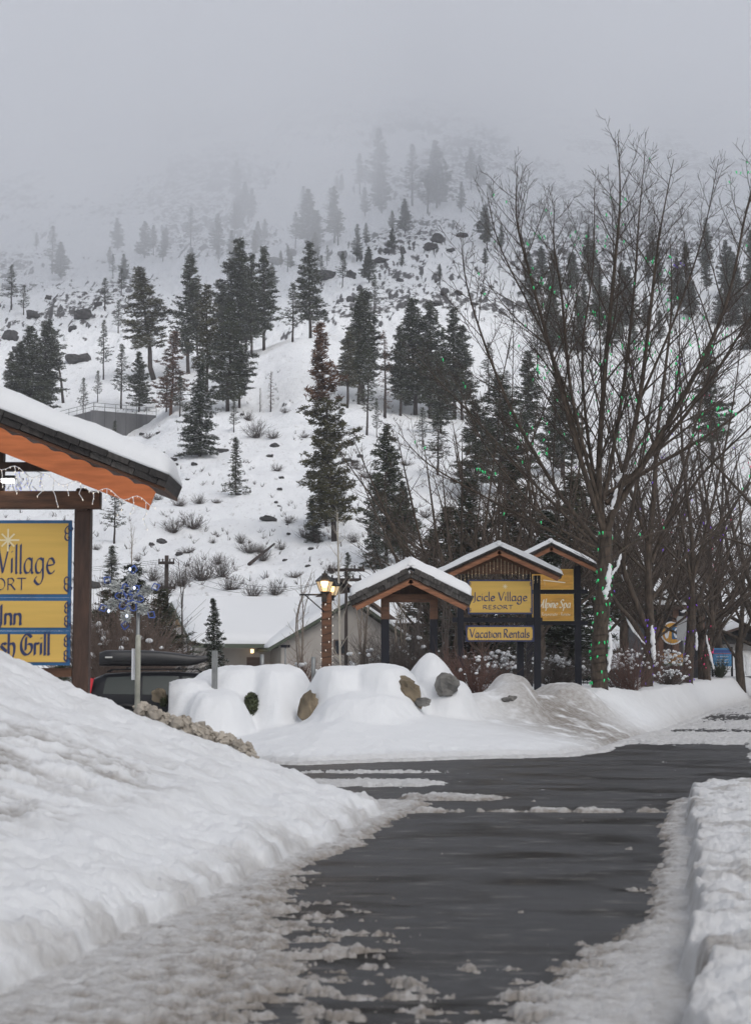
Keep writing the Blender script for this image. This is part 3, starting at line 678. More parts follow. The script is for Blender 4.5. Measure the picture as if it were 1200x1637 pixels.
for bx, by, ty, lab in MT:
    g = hit(bx, by, 320); H = (by - ty) / F * g.y
    put('e', g - Vector((0, 0, .5)), H + .5, lab, 'misty pines on the upper slope', random.uniform(0, 6.28), wide=1.3)
for i in range(64):
    bx = random.uniform(850, 1330); by = random.uniform(420, 575); hp = random.uniform(45, 95)
    g = hit(bx, by, 300); H = hp / F * g.y
    put(random.choice('acad'), g - Vector((0, 0, .5)), H + .5, 'grey conifer in the misty wood behind the crowns of the bare roadside trees', 'conifers behind the bare roadside trees', random.uniform(0, 6.28), wide=1.1)
NC = [  # near spruces behind the signs: px, depth, base z, top py, proto, width, label
 (755, 70, 770, 'd', 1.25, 'big dark fir with snowy boughs behind the left slope of the middle sign roof'),
 (722, 78, 815, 'c', 1.3, 'dark pine between the small arch roof and the middle sign'),
 (830, 74, 740, 'd', 1.2, 'tall snowy fir directly behind the middle sign and its posts'),
 (890, 66, 820, 'd', 1.3, 'snowy fir behind the amber spa board'),
 (925, 76, 760, 'c', 1.2, 'dark snowy pine behind the trunk of the nearest bare tree'),
 (690, 84, 850, 'g', 1.4, 'young fir right of the small roofed arch peak'),
 (205, 58, 905, 'c', 1.9, 'bushy olive pine behind the lit snowflake'),
 (250, 60, 945, 'c', 1.7, 'low bushy conifer left of the pale house gable'),
 (166, 56, 945, 'c', 1.6, 'bushy conifer just right of the near sign post, above the dark car'),
 (343, 62, 958, 'd', .95, 'dark young spruce in front of the pale house'),
 (97, 30, 1062, 'g', 1.2, 'small snowy fir under the near sign boards'),
 (1130, 110, 880, 'a', 1.2, 'dark pine far behind the orange round emblem'),
 (1010, 105, 860, 'c', 1.2, 'dark pine in the gap between the first two bare tree trunks'),
]
for px, Y, ty, k, wd, lab in NC:
    x = atx(px, Y); z = gz(x, Y) if Y < 95 else terr1(x, Y)
    put(k, Vector((x, Y, z - .1)), zz(ty, Y) - z + .1, lab, 'evergreens at the foot of the hill', random.uniform(0, 6.28), wide=wd)

# ------------------------------------------------------------------ bare trees
def grow(b, rnd, segs, pts, r0, r1, level, maxlev, spacing, lenf, kids):
    """tube along pts, then side branches curving upward"""
    n = len(pts); L_ = sum((pts[i + 1] - pts[i]).length for i in range(n - 1))
    rad = [r0 + (r1 - r0) * (i / (n - 1)) for i in range(n)]
    b.tube(pts, rad, [7, 5, 4, 3, 3][level], mat=0 if level < 2 else 1, cap=False)
    for i in range(n - 1): segs.append((pts[i], pts[i + 1], rad[i], level))
    if level >= maxlev: return
    s = L_ * kids; az = rnd.uniform(0, 6.28)
    while s < L_ * .97:
        t = s / L_; q = t * (n - 1); i = min(int(q), n - 2); fr = q - i
        p = pts[i].lerp(pts[i + 1], fr); d = (pts[i + 1] - pts[i]).normalized(); r = rad[i] * (1 - fr) + rad[i + 1] * fr
        az += 2.4 + rnd.uniform(-.5, .5)
        o = d.orthogonal().normalized(); o = Matrix.Rotation(az, 3, d) @ o
        if o.z < -.2: o.z *= .3
        ang = rnd.uniform(.50, .95)
        nd = (d * math.cos(ang) + o * math.sin(ang)).normalized()
        l = L_ * (1 - t * .86) * lenf * rnd.uniform(.6, 1.15)
        l = max(l, .25)
        m = 5 if level == 0 else 4; q_ = [p]; dd = nd.copy()
        for j in range(m):
            dd = (dd + Vector((rnd.normal() * .05, rnd.normal() * .05, .075 + rnd.normal() * .05))).normalized()
            q_.append(q_[-1] + dd * l / m)
        cr = min(r * .5, .005 + l * .0068)
        grow(b, rnd, segs, q_, max(cr, .005), .004, level + 1, maxlev, spacing * .72, lenf * .95, .18)
        s += spacing * rnd.uniform(.65, 1.35)
def smooth_poly(ps, k=4):
    out = []; n = len(ps)
    for i in range(n - 1):
        p0, p1, p2, p3 = ps[max(i - 1, 0)], ps[i], ps[i + 1], ps[min(i + 2, n - 1)]
        for j in range(k):
            t = j / k; out.append(.5 * ((2 * p1) + (p2 - p0) * t + (2 * p0 - 5 * p1 + 4 * p2 - p3) * t * t + (3 * p1 - p0 - 3 * p2 + p3) * t ** 3))
    return out + [ps[-1]]
def bare_tree(label, Y, trunk, rt, leaders, seed, group, maxlev=3, spacing=.42, lenf=.44, mats=None, name='bare_tree', snow=None):
    rnd = np.random.default_rng(seed); base = at(trunk[0][0], trunk[0][1], Y)
    root = thing(name, label, 'bare tree', base - Vector((0, 0, .15)), group=group)
    O = root.location.copy(); b = MB(); segs = []
    tp = [at(px, py, Y) - O for px, py in trunk]; tp[0] = Vector((tp[0].x, 0, 0)); tp = smooth_poly(tp, 4); tp = [Vector((tp[0].x, 0, min(0, gz(O.x, O.y) - O.z) - .3))] + tp
    n = len(tp); rad = [rt * (1.25 if i == 0 else 1.0) * (1 - .25 * i / (n - 1)) * (1 + .05 * rnd.normal()) for i in range(n)]
    b.tube(tp, rad, 12, cap=True)
    for i in range(n - 1): segs.append((tp[i], tp[i + 1], rad[i], 0))
    c = MB(); csegs = []
    for ld in leaders:
        pxs, dep, r = ld; m = len(pxs)
        pp = [at(px, py, Y + dep * (j / (m - 1)) ** 1.2) - O for j, (px, py) in enumerate(pxs)]
        pp = [p + Vector((rnd.normal(), rnd.normal(), rnd.normal())) * .06 * (j > 0) for j, p in enumerate(pp)]
        grow(c, rnd, csegs, smooth_poly(pp, 4), r * .84, .007, 0, maxlev, spacing, lenf, .16)
    mats = mats or [M_BARK, M_TWIG]
    b.build('trunk', mats, root); c.build('crown', mats, root)
    if snow:
        for poly, r in snow:
            pp = [at(px, py, Y - dd * .62) - O for px, py, dd in poly]; pp = smooth_poly(pp, 5); L_ = len(pp)
            sb = MB(); path = []
            for i in range(L_ * 2 - 1):
                p = pp[i // 2] if i % 2 == 0 else pp[i // 2].lerp(pp[i // 2 + 1], .5)
                path.append(p + Vector((rnd.normal() * .12 * r, 0, rnd.normal() * .1 * r)))
            m2 = len(path); ring = 10; V = []
            for i, p in enumerate(path):
                e = math.sin(math.pi * (i + .6) / (m2 + .2)) ** .5
                for k in range(ring):
                    th = 2 * math.pi * k / ring; d = Vector((math.cos(th), .7 * math.sin(th), 0)); q = .85 + .95 * mnoise.noise(Vector((d.x * 1.1, d.y * 1.1, i * .42 + seed + p.x * 3)))
                    V.append(p + d * r * e * q)
            sb.add(V, [(i * ring + k, i * ring + (k + 1) % ring, (i + 1) * ring + (k + 1) % ring, (i + 1) * ring + k) for i in range(m2 - 1) for k in range(ring)] + [tuple(range(ring))[::-1], tuple((m2 - 1) * ring + k for k in range(ring))], 0, True)
            sb.build('snow', M_SNOW, root)
    return root, segs, csegs, O
G_R = 'bare trees along the walk'
t1 = bare_tree('great bare tree nearest the camera with green bulbs on its trunk', 46,
  [(959, 1118), (957, 1060), (960, 1000), (965, 930), (967, 850)], .235, [
  ([(966, 855), (962, 760), (972, 600), (985, 430), (987, 320), (986, 212)], .8, .125),
  ([(966, 865), (992, 770), (1022, 640), (1040, 480), (1050, 370), (1076, 255)], -.8, .12),
  ([(964, 850), (928, 720), (885, 590), (846, 430), (830, 350), (823, 268)], -1.2, .10),
  ([(970, 835), (1040, 725), (1108, 600), (1160, 480), (1190, 340), (1215, 240)], .8, .12),
  ([(962, 875), (895, 790), (830, 680), (780, 560), (748, 450), (733, 372)], 1.2, .08),
  ([(965, 800), (1000, 620), (1014, 450), (1024, 350), (1034, 245)], 2.2, .075),
  ([(960, 820), (918, 640), (894, 480), (886, 390), (882, 320)], -2.2, .07),
  ([(968, 790), (1060, 735), (1160, 670), (1270, 560)], -1.5, .085),
  ([(960, 900), (880, 850), (780, 800), (690, 740), (640, 690)], -1.5, .06),
  ([(963, 885), (860, 775), (765, 680), (700, 610), (665, 560)], 2.5, .055),
  ([(968, 805), (1090, 660), (1195, 520), (1270, 380)], 2.5, .085),
  ([(964, 840), (942, 700), (934, 560), (944, 420), (950, 300)], 3.0, .07),
  ([(962, 905), (1020, 860), (1110, 825), (1210, 780)], 2.0, .045),
  ([(960, 880), (870, 830), (790, 720), (725, 610)], -3, .05),
  ([(930, 730), (880, 560), (800, 400), (775, 300)], -.5, .05),
  ([(1022, 640), (1080, 500), (1120, 380), (1150, 250)], -.5, .05)],
  11, G_R, 3, .32, .46,
  snow=[([(972, 1075, .25), (975, 1040, .27), (974, 1010, .27)], .06), ([(966, 960, .27), (970, 940, .27), (974, 900, .25)], .085), ([(974, 925, .2), (986, 905, .2), (992, 885, .2)], .05), ([(986, 770, .3), (990, 760, .3), (1000, 755, .3)], .09), ([(1056, 680, .2), (1060, 672, .2)], .09), ([(977, 815, .3), (982, 795, .3), (986, 780, .3)], .06)])
t2 = bare_tree('second bare tree with blue bulbs and snow packed in its low fork', 54,
  [(1032, 1107), (1034, 1070), (1037, 1030), (1038, 990)], .20, [
  ([(1034, 1040), (1010, 1000), (985, 965), (968, 930), (940, 870)], -.5, .13),
  ([(1036, 1010), (1012, 950), (995, 900), (1010, 800), (1030, 700), (1050, 560)], -.6, .14),
  ([(1038, 995), (1037, 900), (1042, 800), (1058, 680), (1070, 500), (1075, 380)], .6, .17),
  ([(1040, 960), (1080, 900), (1130, 850), (1180, 800)], .5, .07),
  ([(1040, 900), (1085, 780), (1130, 620), (1160, 460)], 1.5, .09),
  ([(1038, 880), (1000, 760), (960, 640), (930, 520)], 2.0, .08),
  ([(1038, 920), (960, 850), (880, 800), (800, 760)], -1.5, .06),
  ([(1040, 870), (1120, 760), (1210, 680), (1280, 600)], -1.5, .07)],
  12, G_R, 3, .44, .42,
  snow=[([(1045, 1060, .25), (1043, 1030, .28), (1042, 1000, .25)], .085), ([(1030, 1030, .2), (1010, 1005, .2), (995, 975, .2)], .05), ([(1000, 905, .15), (995, 930, .15)], .06)])
t3 = bare_tree('straight bare tree wound with purple bulbs, third along the walk', 66,
  [(1098, 1110), (1100, 1060), (1104, 1000), (1106, 950)], .20, [
  ([(1104, 990), (1085, 955), (1060, 930), (1030, 870)], -1, .07), ([(1105, 960), (1105, 860), (1095, 740), (1090, 600), (1085, 480)], .5, .13),
  ([(1105, 990), (1130, 930), (1160, 880), (1200, 830)], -.5, .10), ([(1105, 940), (1080, 800), (1040, 680), (1010, 560)], 1, .08), ([(1106, 930), (1140, 780), (1170, 640), (1190, 500)], 1, .09),
  ([(1105, 920), (1010, 820), (930, 760), (850, 700)], 2, .06), ([(1106, 900), (1190, 770), (1260, 700)], -1, .07)],
  13, G_R, 3, .52, .40, snow=[([(1090, 980, .2), (1094, 975, .2)], .09), ([(1113, 1040, .2), (1112, 1010, .2)], .06)])
t4 = bare_tree('bare tree with a leaning limb wound in red bulbs, fourth along the walk', 76,
  [(1130, 1098), (1128, 1060), (1133, 1030), (1138, 1000)], .22, [
  ([(1135, 1040), (1150, 1005), (1175, 970), (1215, 935)], -.8, .12), ([(1138, 1005), (1133, 930), (1130, 820), (1120, 700), (1125, 580)], .6, .15),
  ([(1137, 1000), (1160, 900), (1190, 780), (1210, 640)], 1, .10), ([(1136, 990), (1080, 880), (1030, 780), (990, 660)], 1, .09), ([(1136, 960), (1240, 850), (1320, 760)], 1, .08), ([(1137, 940), (1050, 850), (950, 790)], -1, .06)],
  14, G_R, 3, .56, .40, snow=[([(1140, 1070, .25), (1134, 1045, .28), (1128, 1015, .25)], .07), ([(1140, 1030, .2), (1152, 1005, .2), (1166, 982, .2)], .055)])
t5 = bare_tree('low forked bare tree at the right edge with snow at its foot', 88,
  [(1183, 1084), (1180, 1050), (1182, 1020)], .24, [
  ([(1181, 1060), (1160, 1030), (1145, 1000), (1120, 940)], -.5, .10), ([(1182, 1030), (1185, 930), (1180, 820), (1175, 700)], .6, .17), ([(1183, 1030), (1210, 960), (1260, 880)], .5, .13), ([(1182, 990), (1130, 880), (1080, 780), (1060, 680)], 1, .09), ([(1183, 980), (1240, 840), (1290, 720)], 1, .1)],
  15, G_R, 3, .5, .40, snow=[([(1192, 1080, .3), (1194, 1060, .3), (1190, 1045, .3)], .10)])
t6 = bare_tree('bare tree leaning in from beyond the right edge of the view', 60,
  [(1290, 1110), (1288, 1000), (1285, 900)], .25, [
  ([(1285, 900), (1240, 720), (1215, 560), (1205, 420), (1200, 320)], .6, .13), ([(1285, 900), (1200, 800), (1120, 720), (1060, 660)], -.5, .10), ([(1286, 930), (1210, 880), (1140, 850), (1080, 840)], 1, .08), ([(1285, 900), (1290, 700), (1280, 500), (1260, 330)], 1, .15), ([(1286, 910), (1340, 760), (1380, 600)], 1, .12)],
  16, G_R, 3, .5, .40)
# distant bare broadleaf trees (two meshes shared)
def proto_bare(seed, H, mats):
    rnd = np.random.default_rng(seed); root = thing('bare_tree', 'x', 'bare tree'); b = MB(); c = MB(); sg = []
    b.tube([(0, 0, 0), (.05 * H * .1, 0, H * .15), (0, 0, H * .3)], [.011 * H, .010 * H, .008 * H], 7)
    for k in range(12):
        az = k * 2.4 + rnd.uniform(-.3, .3); sp = rnd.uniform(.08, .40) * H; top = H * rnd.uniform(.75, 1.0) * (1 - .45 * (sp / H))
        p0 = Vector((0, 0, H * rnd.uniform(.16, .30))); e = Vector((math.cos(az) * sp, math.sin(az) * sp, top))
        m1 = p0.lerp(e, .35) + Vector((math.cos(az), math.sin(az), 0)) * sp * .18; m2 = p0.lerp(e, .7) + Vector((math.cos(az), math.sin(az), 0)) * sp * .10
        grow(c, rnd, sg, smooth_poly([p0, m1, m2, e], 3), .0055 * H, .007, 0, 3, .50, .42, .12)
    b.build('trunk', mats, root); c.build('crown', mats, root); root['h'] = H; return root
P['x'] = proto_bare(31, 11, [M_BARK, M_TWIG2]); P['y'] = proto_bare(32, 11, [M_BARK, M_TWIG2]); used['x'] = used['y'] = False
BT = [(735, 66, 640, 'x', 'brown leafless tree above the left end of the middle sign roof'), (800, 72, 630, 'y', 'brown leafless tree between the hill pines and the great bare tree'), (862, 64, 690, 'x', 'brown leafless tree behind the amber spa sign'),
      (905, 80, 620, 'y', 'tall leafless tree behind the lower left boughs of the great bare tree'), (1000, 84, 640, 'x', 'leafless tree framed between the two nearest roadside trunks'), (1075, 90, 640, 'y', 'leafless tree behind the grey back of the road sign'),
      (1150, 95, 660, 'x', 'leafless tree above the blue notice board'), (1215, 88, 620, 'y', 'leafless tree at the right edge behind the roadside row'), (690, 74, 760, 'y', 'low leafless tree right behind the small roofed arch'),
      (1045, 72, 760, 'x', 'slight leafless tree above the orange round emblem'), (1120, 78, 740, 'y', 'slight leafless tree behind the purple lit trunk'), (960, 70, 700, 'y', 'leafless tree straight behind the nearest trunk'),
      (770, 60, 780, 'y', 'thin leafless tree over the peak of the middle sign roof')]
for px, Y, ty, k, lab in BT:
    x = atx(px, Y); z = gz(x, Y)
    put(k, Vector((x, Y, z - .1)), zz(ty, Y) - z, lab, 'leafless trees behind the signs', random.uniform(0, 6.28), wide=1.25)

# thin birch-like saplings
def sapling(label, Y, px, by, ty, seed, spread=10, col=None, n=3):
    rnd = np.random.default_rng(seed); base = at(px, by, Y); root = thing('sapling', label, 'sapling', base - Vector((0, 0, .3)), group='leafless saplings'); O = root.location
    c = MB(); sg = []
    for k in range(n):
        e = at(px + rnd.uniform(-spread, spread), ty + rnd.uniform(0, 25), Y + rnd.uniform(-1, 1)) - O
        m_ = at(px + rnd.uniform(-spread, spread) * .4, (by + ty) / 2, Y) - O
        grow(c, rnd, sg, smooth_poly([Vector((rnd.normal() * .05, 0, 0)), m_, e], 4), .035, .006, 1, 3, .4, .26, .15)
    c.build('stem', [col or M_TWIG, col or M_TWIG], root); return root
M_BIRCH = mat('pale_birch_bark', (.42, .38, .32), .7, var=.4, vscale=3)
M_PALETW = mat('pale_twig', (.24, .20, .165), .8, var=.3)
sapling('tall pale birch sapling just right of the double lantern', 50, 541, 1075, 800, 61, 5, M_BIRCH, 2)
sapling('slim sapling in front of the right side of the pale house', 56, 580, 1070, 930, 62, 22, M_PALETW, 6)
sapling('slim sapling seen through the small roofed arch', 56, 640, 1068, 940, 63, 25, M_PALETW, 6)
sapling('sapling over the snowy roof of the pale house', 60, 292, 1080, 885, 64, 8, M_SHRUB, 2)
sapling('sapling before the gable of the pale house', 62, 268, 1085, 930, 65, 10, M_SHRUB, 3)
sapling('fine twiggy sapling left of the double lantern', 60, 482, 1070, 905, 66, 25, M_PALETW, 4)
sapling('sapling between the arch and the left post of the middle sign', 58, 712, 1065, 900, 67, 20, M_SHRUB, 5)
sapling('sapling behind the right post of the small arch', 57, 668, 1068, 950, 68, 18, M_SHRUB, 5)
sapling('wispy birch on the slope above the lit snowflake', 108, 210, 955, 830, 69, 6, M_PALETW, 3)

# ------------------------------------------------------------------ shrubs
def shrub(name, label, seed, R=1.0, H=1.0, n=60, material=None, group=None, rad=.008, snow=0):
    rnd = np.random.default_rng(seed); root = thing(name, label, 'shrub', group=group); b = MB()
    for k in range(n):
        az = rnd.uniform(0, 6.28); s_ = rnd.uniform(.05, 1) ** .7 * R; h = H * rnd.uniform(.6, 1.05) * (1 - .45 * (s_ / R) ** 2)
        p0 = Vector((rnd.normal() * .08 * R, rnd.normal() * .08 * R, -.05)); e = Vector((math.cos(az) * s_, math.sin(az) * s_, h))
        m_ = p0.lerp(e, .5) + Vector((math.cos(az) * s_ * .12, math.sin(az) * s_ * .12, -.06 * H))
        pts = smooth_poly([p0, m_, e], 2); b.tube(pts, [rad * (1.6 - 1.2 * i / 4) for i in range(5)], 3, cap=False)
        for j in range(4):
            q = pts[rnd.integers(1, 5)]; d = (e - p0).normalized() + Vector((rnd.normal(), rnd.normal(), rnd.normal())) * .55
            b.tube([q, q + d * .16 * H, q + d * .3 * H + Vector((0, 0, .05 * H))], [rad * .8, rad * .6, rad * .4], 3, cap=False)
    b.build('branches', material or M_SHRUB, root)
    if snow:
        c = MB()
        for k in range(snow * 2):
            az = rnd.uniform(0, 6.28); s_ = rnd.uniform(0, .85) * R; h = H * (1 - .45 * (s_ / R) ** 2) * rnd.uniform(.55, .95); r = rnd.uniform(.025, .085) * R; k2 = rnd.uniform(.5, 1.2)
            c.lathe((math.cos(az) * s_, math.sin(az) * s_, h), [(r * .3, -.5 * r), (r, -.1 * r), (r * .85, .4 * r), (r * .35, .75 * r)], 6, sx=k2, sy=1.3 - .4 * k2)
        c.build('snow', M_SNOW, root)
    return root
SP = [shrub('shrub', 'x', 71, 1.3, 1.2, 60, rad=.016), shrub('shrub', 'x', 72, 1.2, 1.6, 55, rad=.016), shrub('shrub', 'x', 73, 1.5, .9, 70, rad=.015)]
spu = [0, 0, 0]
def puts(k, loc, s_, lab, group):
    if not spu[k]: spu[k] = 1; o = SP[k]; o.location = loc; o.scale = (s_,) * 3; o['label'] = lab; o['group'] = group; return o
    return dup(SP[k], loc, random.uniform(0, 6.28), s_, lab, group)
SH = [(287, 810, 15, 0), (318, 806, 15, 0), (345, 805, 10, 2), (276, 852, 22, 0), (308, 848, 24, 0), (298, 885, 14, 2), (322, 930, 30, 1), (355, 925, 24, 1), (398, 885, 22, 2), (416, 885, 14, 0), (348, 905, 14, 1),
      (368, 945, 22, 0), (404, 958, 20, 1), (440, 955, 18, 1), (443, 753, 12, 0), (461, 838, 13, 0), (450, 880, 12, 0), (436, 700, 14, 0), (408, 700, 22, 1), (470, 925, 14, 2), (488, 862, 18, 0), (505, 870, 16, 1),
      (232, 810, 14, 1), (250, 800, 11, 0), (153, 880, 9, 0), (290, 940, 26, 1), (265, 950, 24, 1), (245, 930, 20, 1), (570, 750, 12, 2), (566, 745, 10, 0), (300, 706, 8, 2), (235, 700, 12, 2), (420, 900, 16, 1),
      (586, 765, 14, 2), (530, 920, 14, 1), (565, 870, 12, 1), (700, 720, 16, 0), (650, 745, 12, 2), (455, 660, 10, 2), (395, 672, 14, 0), (180, 905, 12, 1), (220, 900, 10, 0), (680, 830, 14, 0), (485, 700, 9, 2), (385, 870, 12, 1), (340, 870, 8, 0)]
def near_lab(px, py):
    land = [(377, 745, 'the conical pine'), (300, 790, 'the near sign roof'), (535, 840, 'the rusty topped pine'), (617, 800, 'the dense pine'), (265, 920, 'the wooden power pole'),
            (350, 940, 'the pale house roof'), (518, 930, 'the double lantern'), (200, 690, 'the retaining wall'), (205, 950, 'the lit snowflake'), (317, 700, 'the dark hanging spruce'), (430, 640, 'the crooked leafless pine'), (430, 880, 'the fallen log'), (690, 700, 'the bench clump')]
    b_ = min(land, key=lambda l: (l[0] - px) ** 2 + (l[1] - py) ** 2)
    v = 'above' if py < b_[1] - 25 else ('below' if py > b_[1] + 25 else 'level with'); h = 'to the left' if px < b_[0] - 6 else ('to the right' if px > b_[0] + 6 else 'straight on')
    d = math.hypot(px - b_[0], py - b_[1]); dist = 'close' if d < 40 else ('off' if d < 80 else 'far')
    return f'{dist} {h}, {v} {b_[2]}'
seen = {}
def uniq(s_):
    seen[s_] = seen.get(s_, 0) + 1
    return s_ if seen[s_] == 1 else s_.replace('bare', ['', 'small bare', 'straggly bare', 'thin bare', 'wide bare', 'snowy bare', 'faint bare'][min(seen[s_], 7) - 1], 1) if 'bare' in s_ else s_.replace('rock', ['', 'smaller rock', 'flatter rock', 'narrow rock', 'tiny rock', 'low rock'][min(seen[s_], 6) - 1], 1)
for px, py, r, k in SH:
    g = hit(px, py); s_ = r * g.y / F / 1.25
    puts(k, g, s_ * .95, uniq(['', 'bare shrub ', 'upright bare shrub ', 'low bare shrub '][k + 1] + near_lab(px, py)), 'bare shrubs on the snowy slope')
# many small tufts as ground cover
b = MB(); rr = np.random.default_rng(5)
for i in range(1900):
    px = rr.uniform(0, 1150); py = rr.uniform(640, 945) if i % 3 else rr.uniform(545, 660)
    if mnoise.noise(Vector((px / 60, py / 35, 3.3))) < -.05: continue
    g = hit(px, py)
    if g.y > 300: continue
    for k in range(6):
        e = g + Vector((rr.normal() * .16, rr.normal() * .16, rr.uniform(.15, .45)))
        b.tube([g + Vector((rr.normal() * .04, 0, -.05)), e], [.02, .010], 3, cap=False)
tag(b.build('undergrowth', M_SHRUB), 'dry grass tufts and twigs poking through the snow of the slope', 'undergrowth', kind='stuff')

# ------------------------------------------------------------------ rocks
def rock(name, label, loc, size, seed, material, group=None, cut=0):
    rnd = random.Random(seed); b = MB(); n, m = 16, 10; V = []; off = Vector((seed * 7.3, seed * 3.1, 0))
    for j in range(m + 1):
        ph = math.pi * j / m
        for i in range(n):
            th = 2 * math.pi * i / n; d = Vector((math.sin(ph) * math.cos(th), math.sin(ph) * math.sin(th), math.cos(ph)))
            sg = Vector([math.copysign(abs(c) ** .65, c) for c in d])
            r = 1 + .42 * mnoise.noise(d * 1.2 + off) - .30 * abs(mnoise.noise(d * 2.6 + off)) + .10 * mnoise.noise(d * 6 + off)
            V.append((sg.x * r * size[0], sg.y * r * size[1], sg.z * r * size[2]))
    Fs = [(j * n + i, (j + 1) * n + i, (j + 1) * n + (i + 1) % n, j * n + (i + 1) % n) for j in range(m) for i in range(n)]
    b.add(V, Fs); o = b.build(name, material); o.location = loc; o.rotation_euler = (rnd.uniform(-.2, .2), rnd.uniform(-.25, .25), rnd.uniform(0, 6))
    return tag(o, label, 'rock' if name == 'rock' else 'boulder', group)
GB = 'boulders under snow along the far side of the driveway'
rock('boulder', 'brown faced boulder end showing right of the wide snow cap', at(651, 1110, 35.25) , (.25, .28, .34), 3, M_ROCKB, GB)
rock('boulder', 'grey boulder face under the tallest snow cap', at(713, 1094, 36.2), (.27, .26, .20), 5, M_ROCK, GB)
rock('boulder', 'narrow brown boulder edge at the left end of the wide snow cap', at(492, 1130, 35.1), (.09, .24, .30), 8, M_ROCKB, GB)
rock('boulder', 'small dark stone at the foot of the brown faced boulder', at(674, 1122, 35.1), (.13, .2, .09), 9, M_ROCK, GB)
rock('boulder', 'tiny dark stone in the hollow under the rounded mound left of the sign posts', at(806, 1120, 38.3), (.10, .15, .07), 10, M_ROCK, GB)
rock('boulder', 'tiny dark stone just right of the one in the hollow', at(818, 1116, 38.3), (.07, .12, .06), 11, M_ROCK, GB)
rock('boulder', 'brown stone peeking from the left end of the snow mound beside the car', at(254, 1112, 35.7), (.07, .2, .14), 12, M_ROCKB, GB)
RK = [(254, 727, 12, 6), (276, 735, 6, 6), (240, 745, 6, 4), (258, 868, 9, 6), (242, 872, 5, 4), (286, 886, 8, 5), (298, 765, 4, 2), (317, 725, 13, 8), (309, 742, 5, 5), (279, 742, 6, 3), (354, 720, 10, 6), (438, 712, 8, 5), (430, 728, 8, 4), (449, 762, 6, 3),
      (446, 781, 6, 3), (441, 803, 4, 3), (446, 808, 4, 2), (430, 832, 14, 7), (461, 853, 4, 3), (458, 838, 3, 2), (380, 790, 5, 3), (492, 905, 5, 3), (555, 735, 12, 5), (566, 738, 6, 4), (575, 728, 6, 5), (497, 880, 5, 3), (150, 940, 12, 9), (345, 717, 6, 3), (385, 660, 4, 3), (250, 690, 4, 3), (225, 692, 5, 3), (455, 895, 4, 3), (520, 700, 4, 3), (330, 705, 5, 3)]
for i, (px, py, wx, hz) in enumerate(RK):
    g = hit(px, py + 2); q = g.y / F
    rock('rock', uniq('dark bare rock ' + near_lab(px, py)), g + Vector((0, 0, hz * q * .25)), (wx * q, wx * q * .8, hz * q * .75), 20 + i, M_ROCKD, 'dark rocks on the snowy slope')
RM = [(437, 412, 14, 9), (463, 398, 9, 9), (546, 403, 10, 9), (520, 437, 20, 12), (560, 432, 10, 9), (611, 409, 13, 5), (700, 376, 12, 10), (712, 462, 8, 9), (733, 462, 8, 6), (700, 480, 10, 6), (46, 498, 12, 9), (10, 535, 14, 12), (120, 572, 22, 12), (125, 505, 16, 10), (20, 555, 9, 8), (617, 395, 5, 8), (645, 395, 5, 10), (590, 470, 5, 10), (690, 385, 14, 7), (722, 392, 9, 6), (742, 366, 12, 6), (480, 430, 8, 6), (640, 440, 7, 5), (575, 455, 6, 8), (150, 480, 8, 6), (110, 520, 9, 6), (70, 470, 6, 5), (660, 505, 7, 5), (560, 475, 8, 8), (760, 480, 8, 4)]
for i, (px, py, wx, hz) in enumerate(RM):
    g = hit(px, py + 3, 300); q = g.y / F
    rock('rock', 'grey crag breaking through the snow of the mountain face', g + Vector((0, 0, hz * q * .3)), (wx * q * .85, wx * q * .8, hz * q * .85), 80 + i, M_ROCKD, 'crags on the mountain face')
# fallen log
g = at(430, 880, hit(418, 895).y); g2 = hit(398, 905); b = MB(); b.tube([Vector((0, 0, 0)), hit(438, 880) - g2 + Vector((0, 0, .35))], [.13, .08], 8)
tag(b.build('fallen_log', M_PBARK), 'snow covered fallen log lying on the lower slope', 'log').location = g2 + Vector((0, 0, .1))

# ------------------------------------------------------------------ retaining wall with guard rail
rw = thing('retaining_wall', 'grey concrete retaining wall with a guard rail above the road on the hillside', 'retaining wall')
A_ = at(72, 676, 240); B_ = at(150, 656, 232); C_ = at(250, 664, 252)
b = MB()
for p, q, top0, top1 in ((A_, B_, 0, 0), (B_, C_, 0, 0)):
    d = (q - p); d.z = 0; d.normalize(); nrm = Vector((d.y, -d.x, 0)) * -.4
    V = [p, q, q + nrm, p + nrm]; V = V + [Vector((v.x, v.y, v.z - 9)) for v in V]
    b.add(V, [(0, 1, 2, 3), (4, 7, 6, 5), (0, 4, 5, 1), (1, 5, 6, 2), (2, 6, 7, 3), (3, 7, 4, 0)])
    for k in range(1, 6):
        m_ = p.lerp(q, k / 6); b.box((m_.x, m_.y - .05, m_.z - 4.4), (.08, .12, 8.8))
b.build('wall_face', M_CONC, rw)
b = MB()
for p, q in ((A_, B_), (B_, C_)):
    for h in (.55, 1.05): b.tube([p + Vector((0, 0, h)), q + Vector((0, 0, h))], .045, 5)
    for k in range(7):
        m_ = p.lerp(q, k / 6); b.tube([m_, m_ + Vector((0, 0, 1.1))], .045, 5)
b.build('guard_rail', M_POSTG, rw)

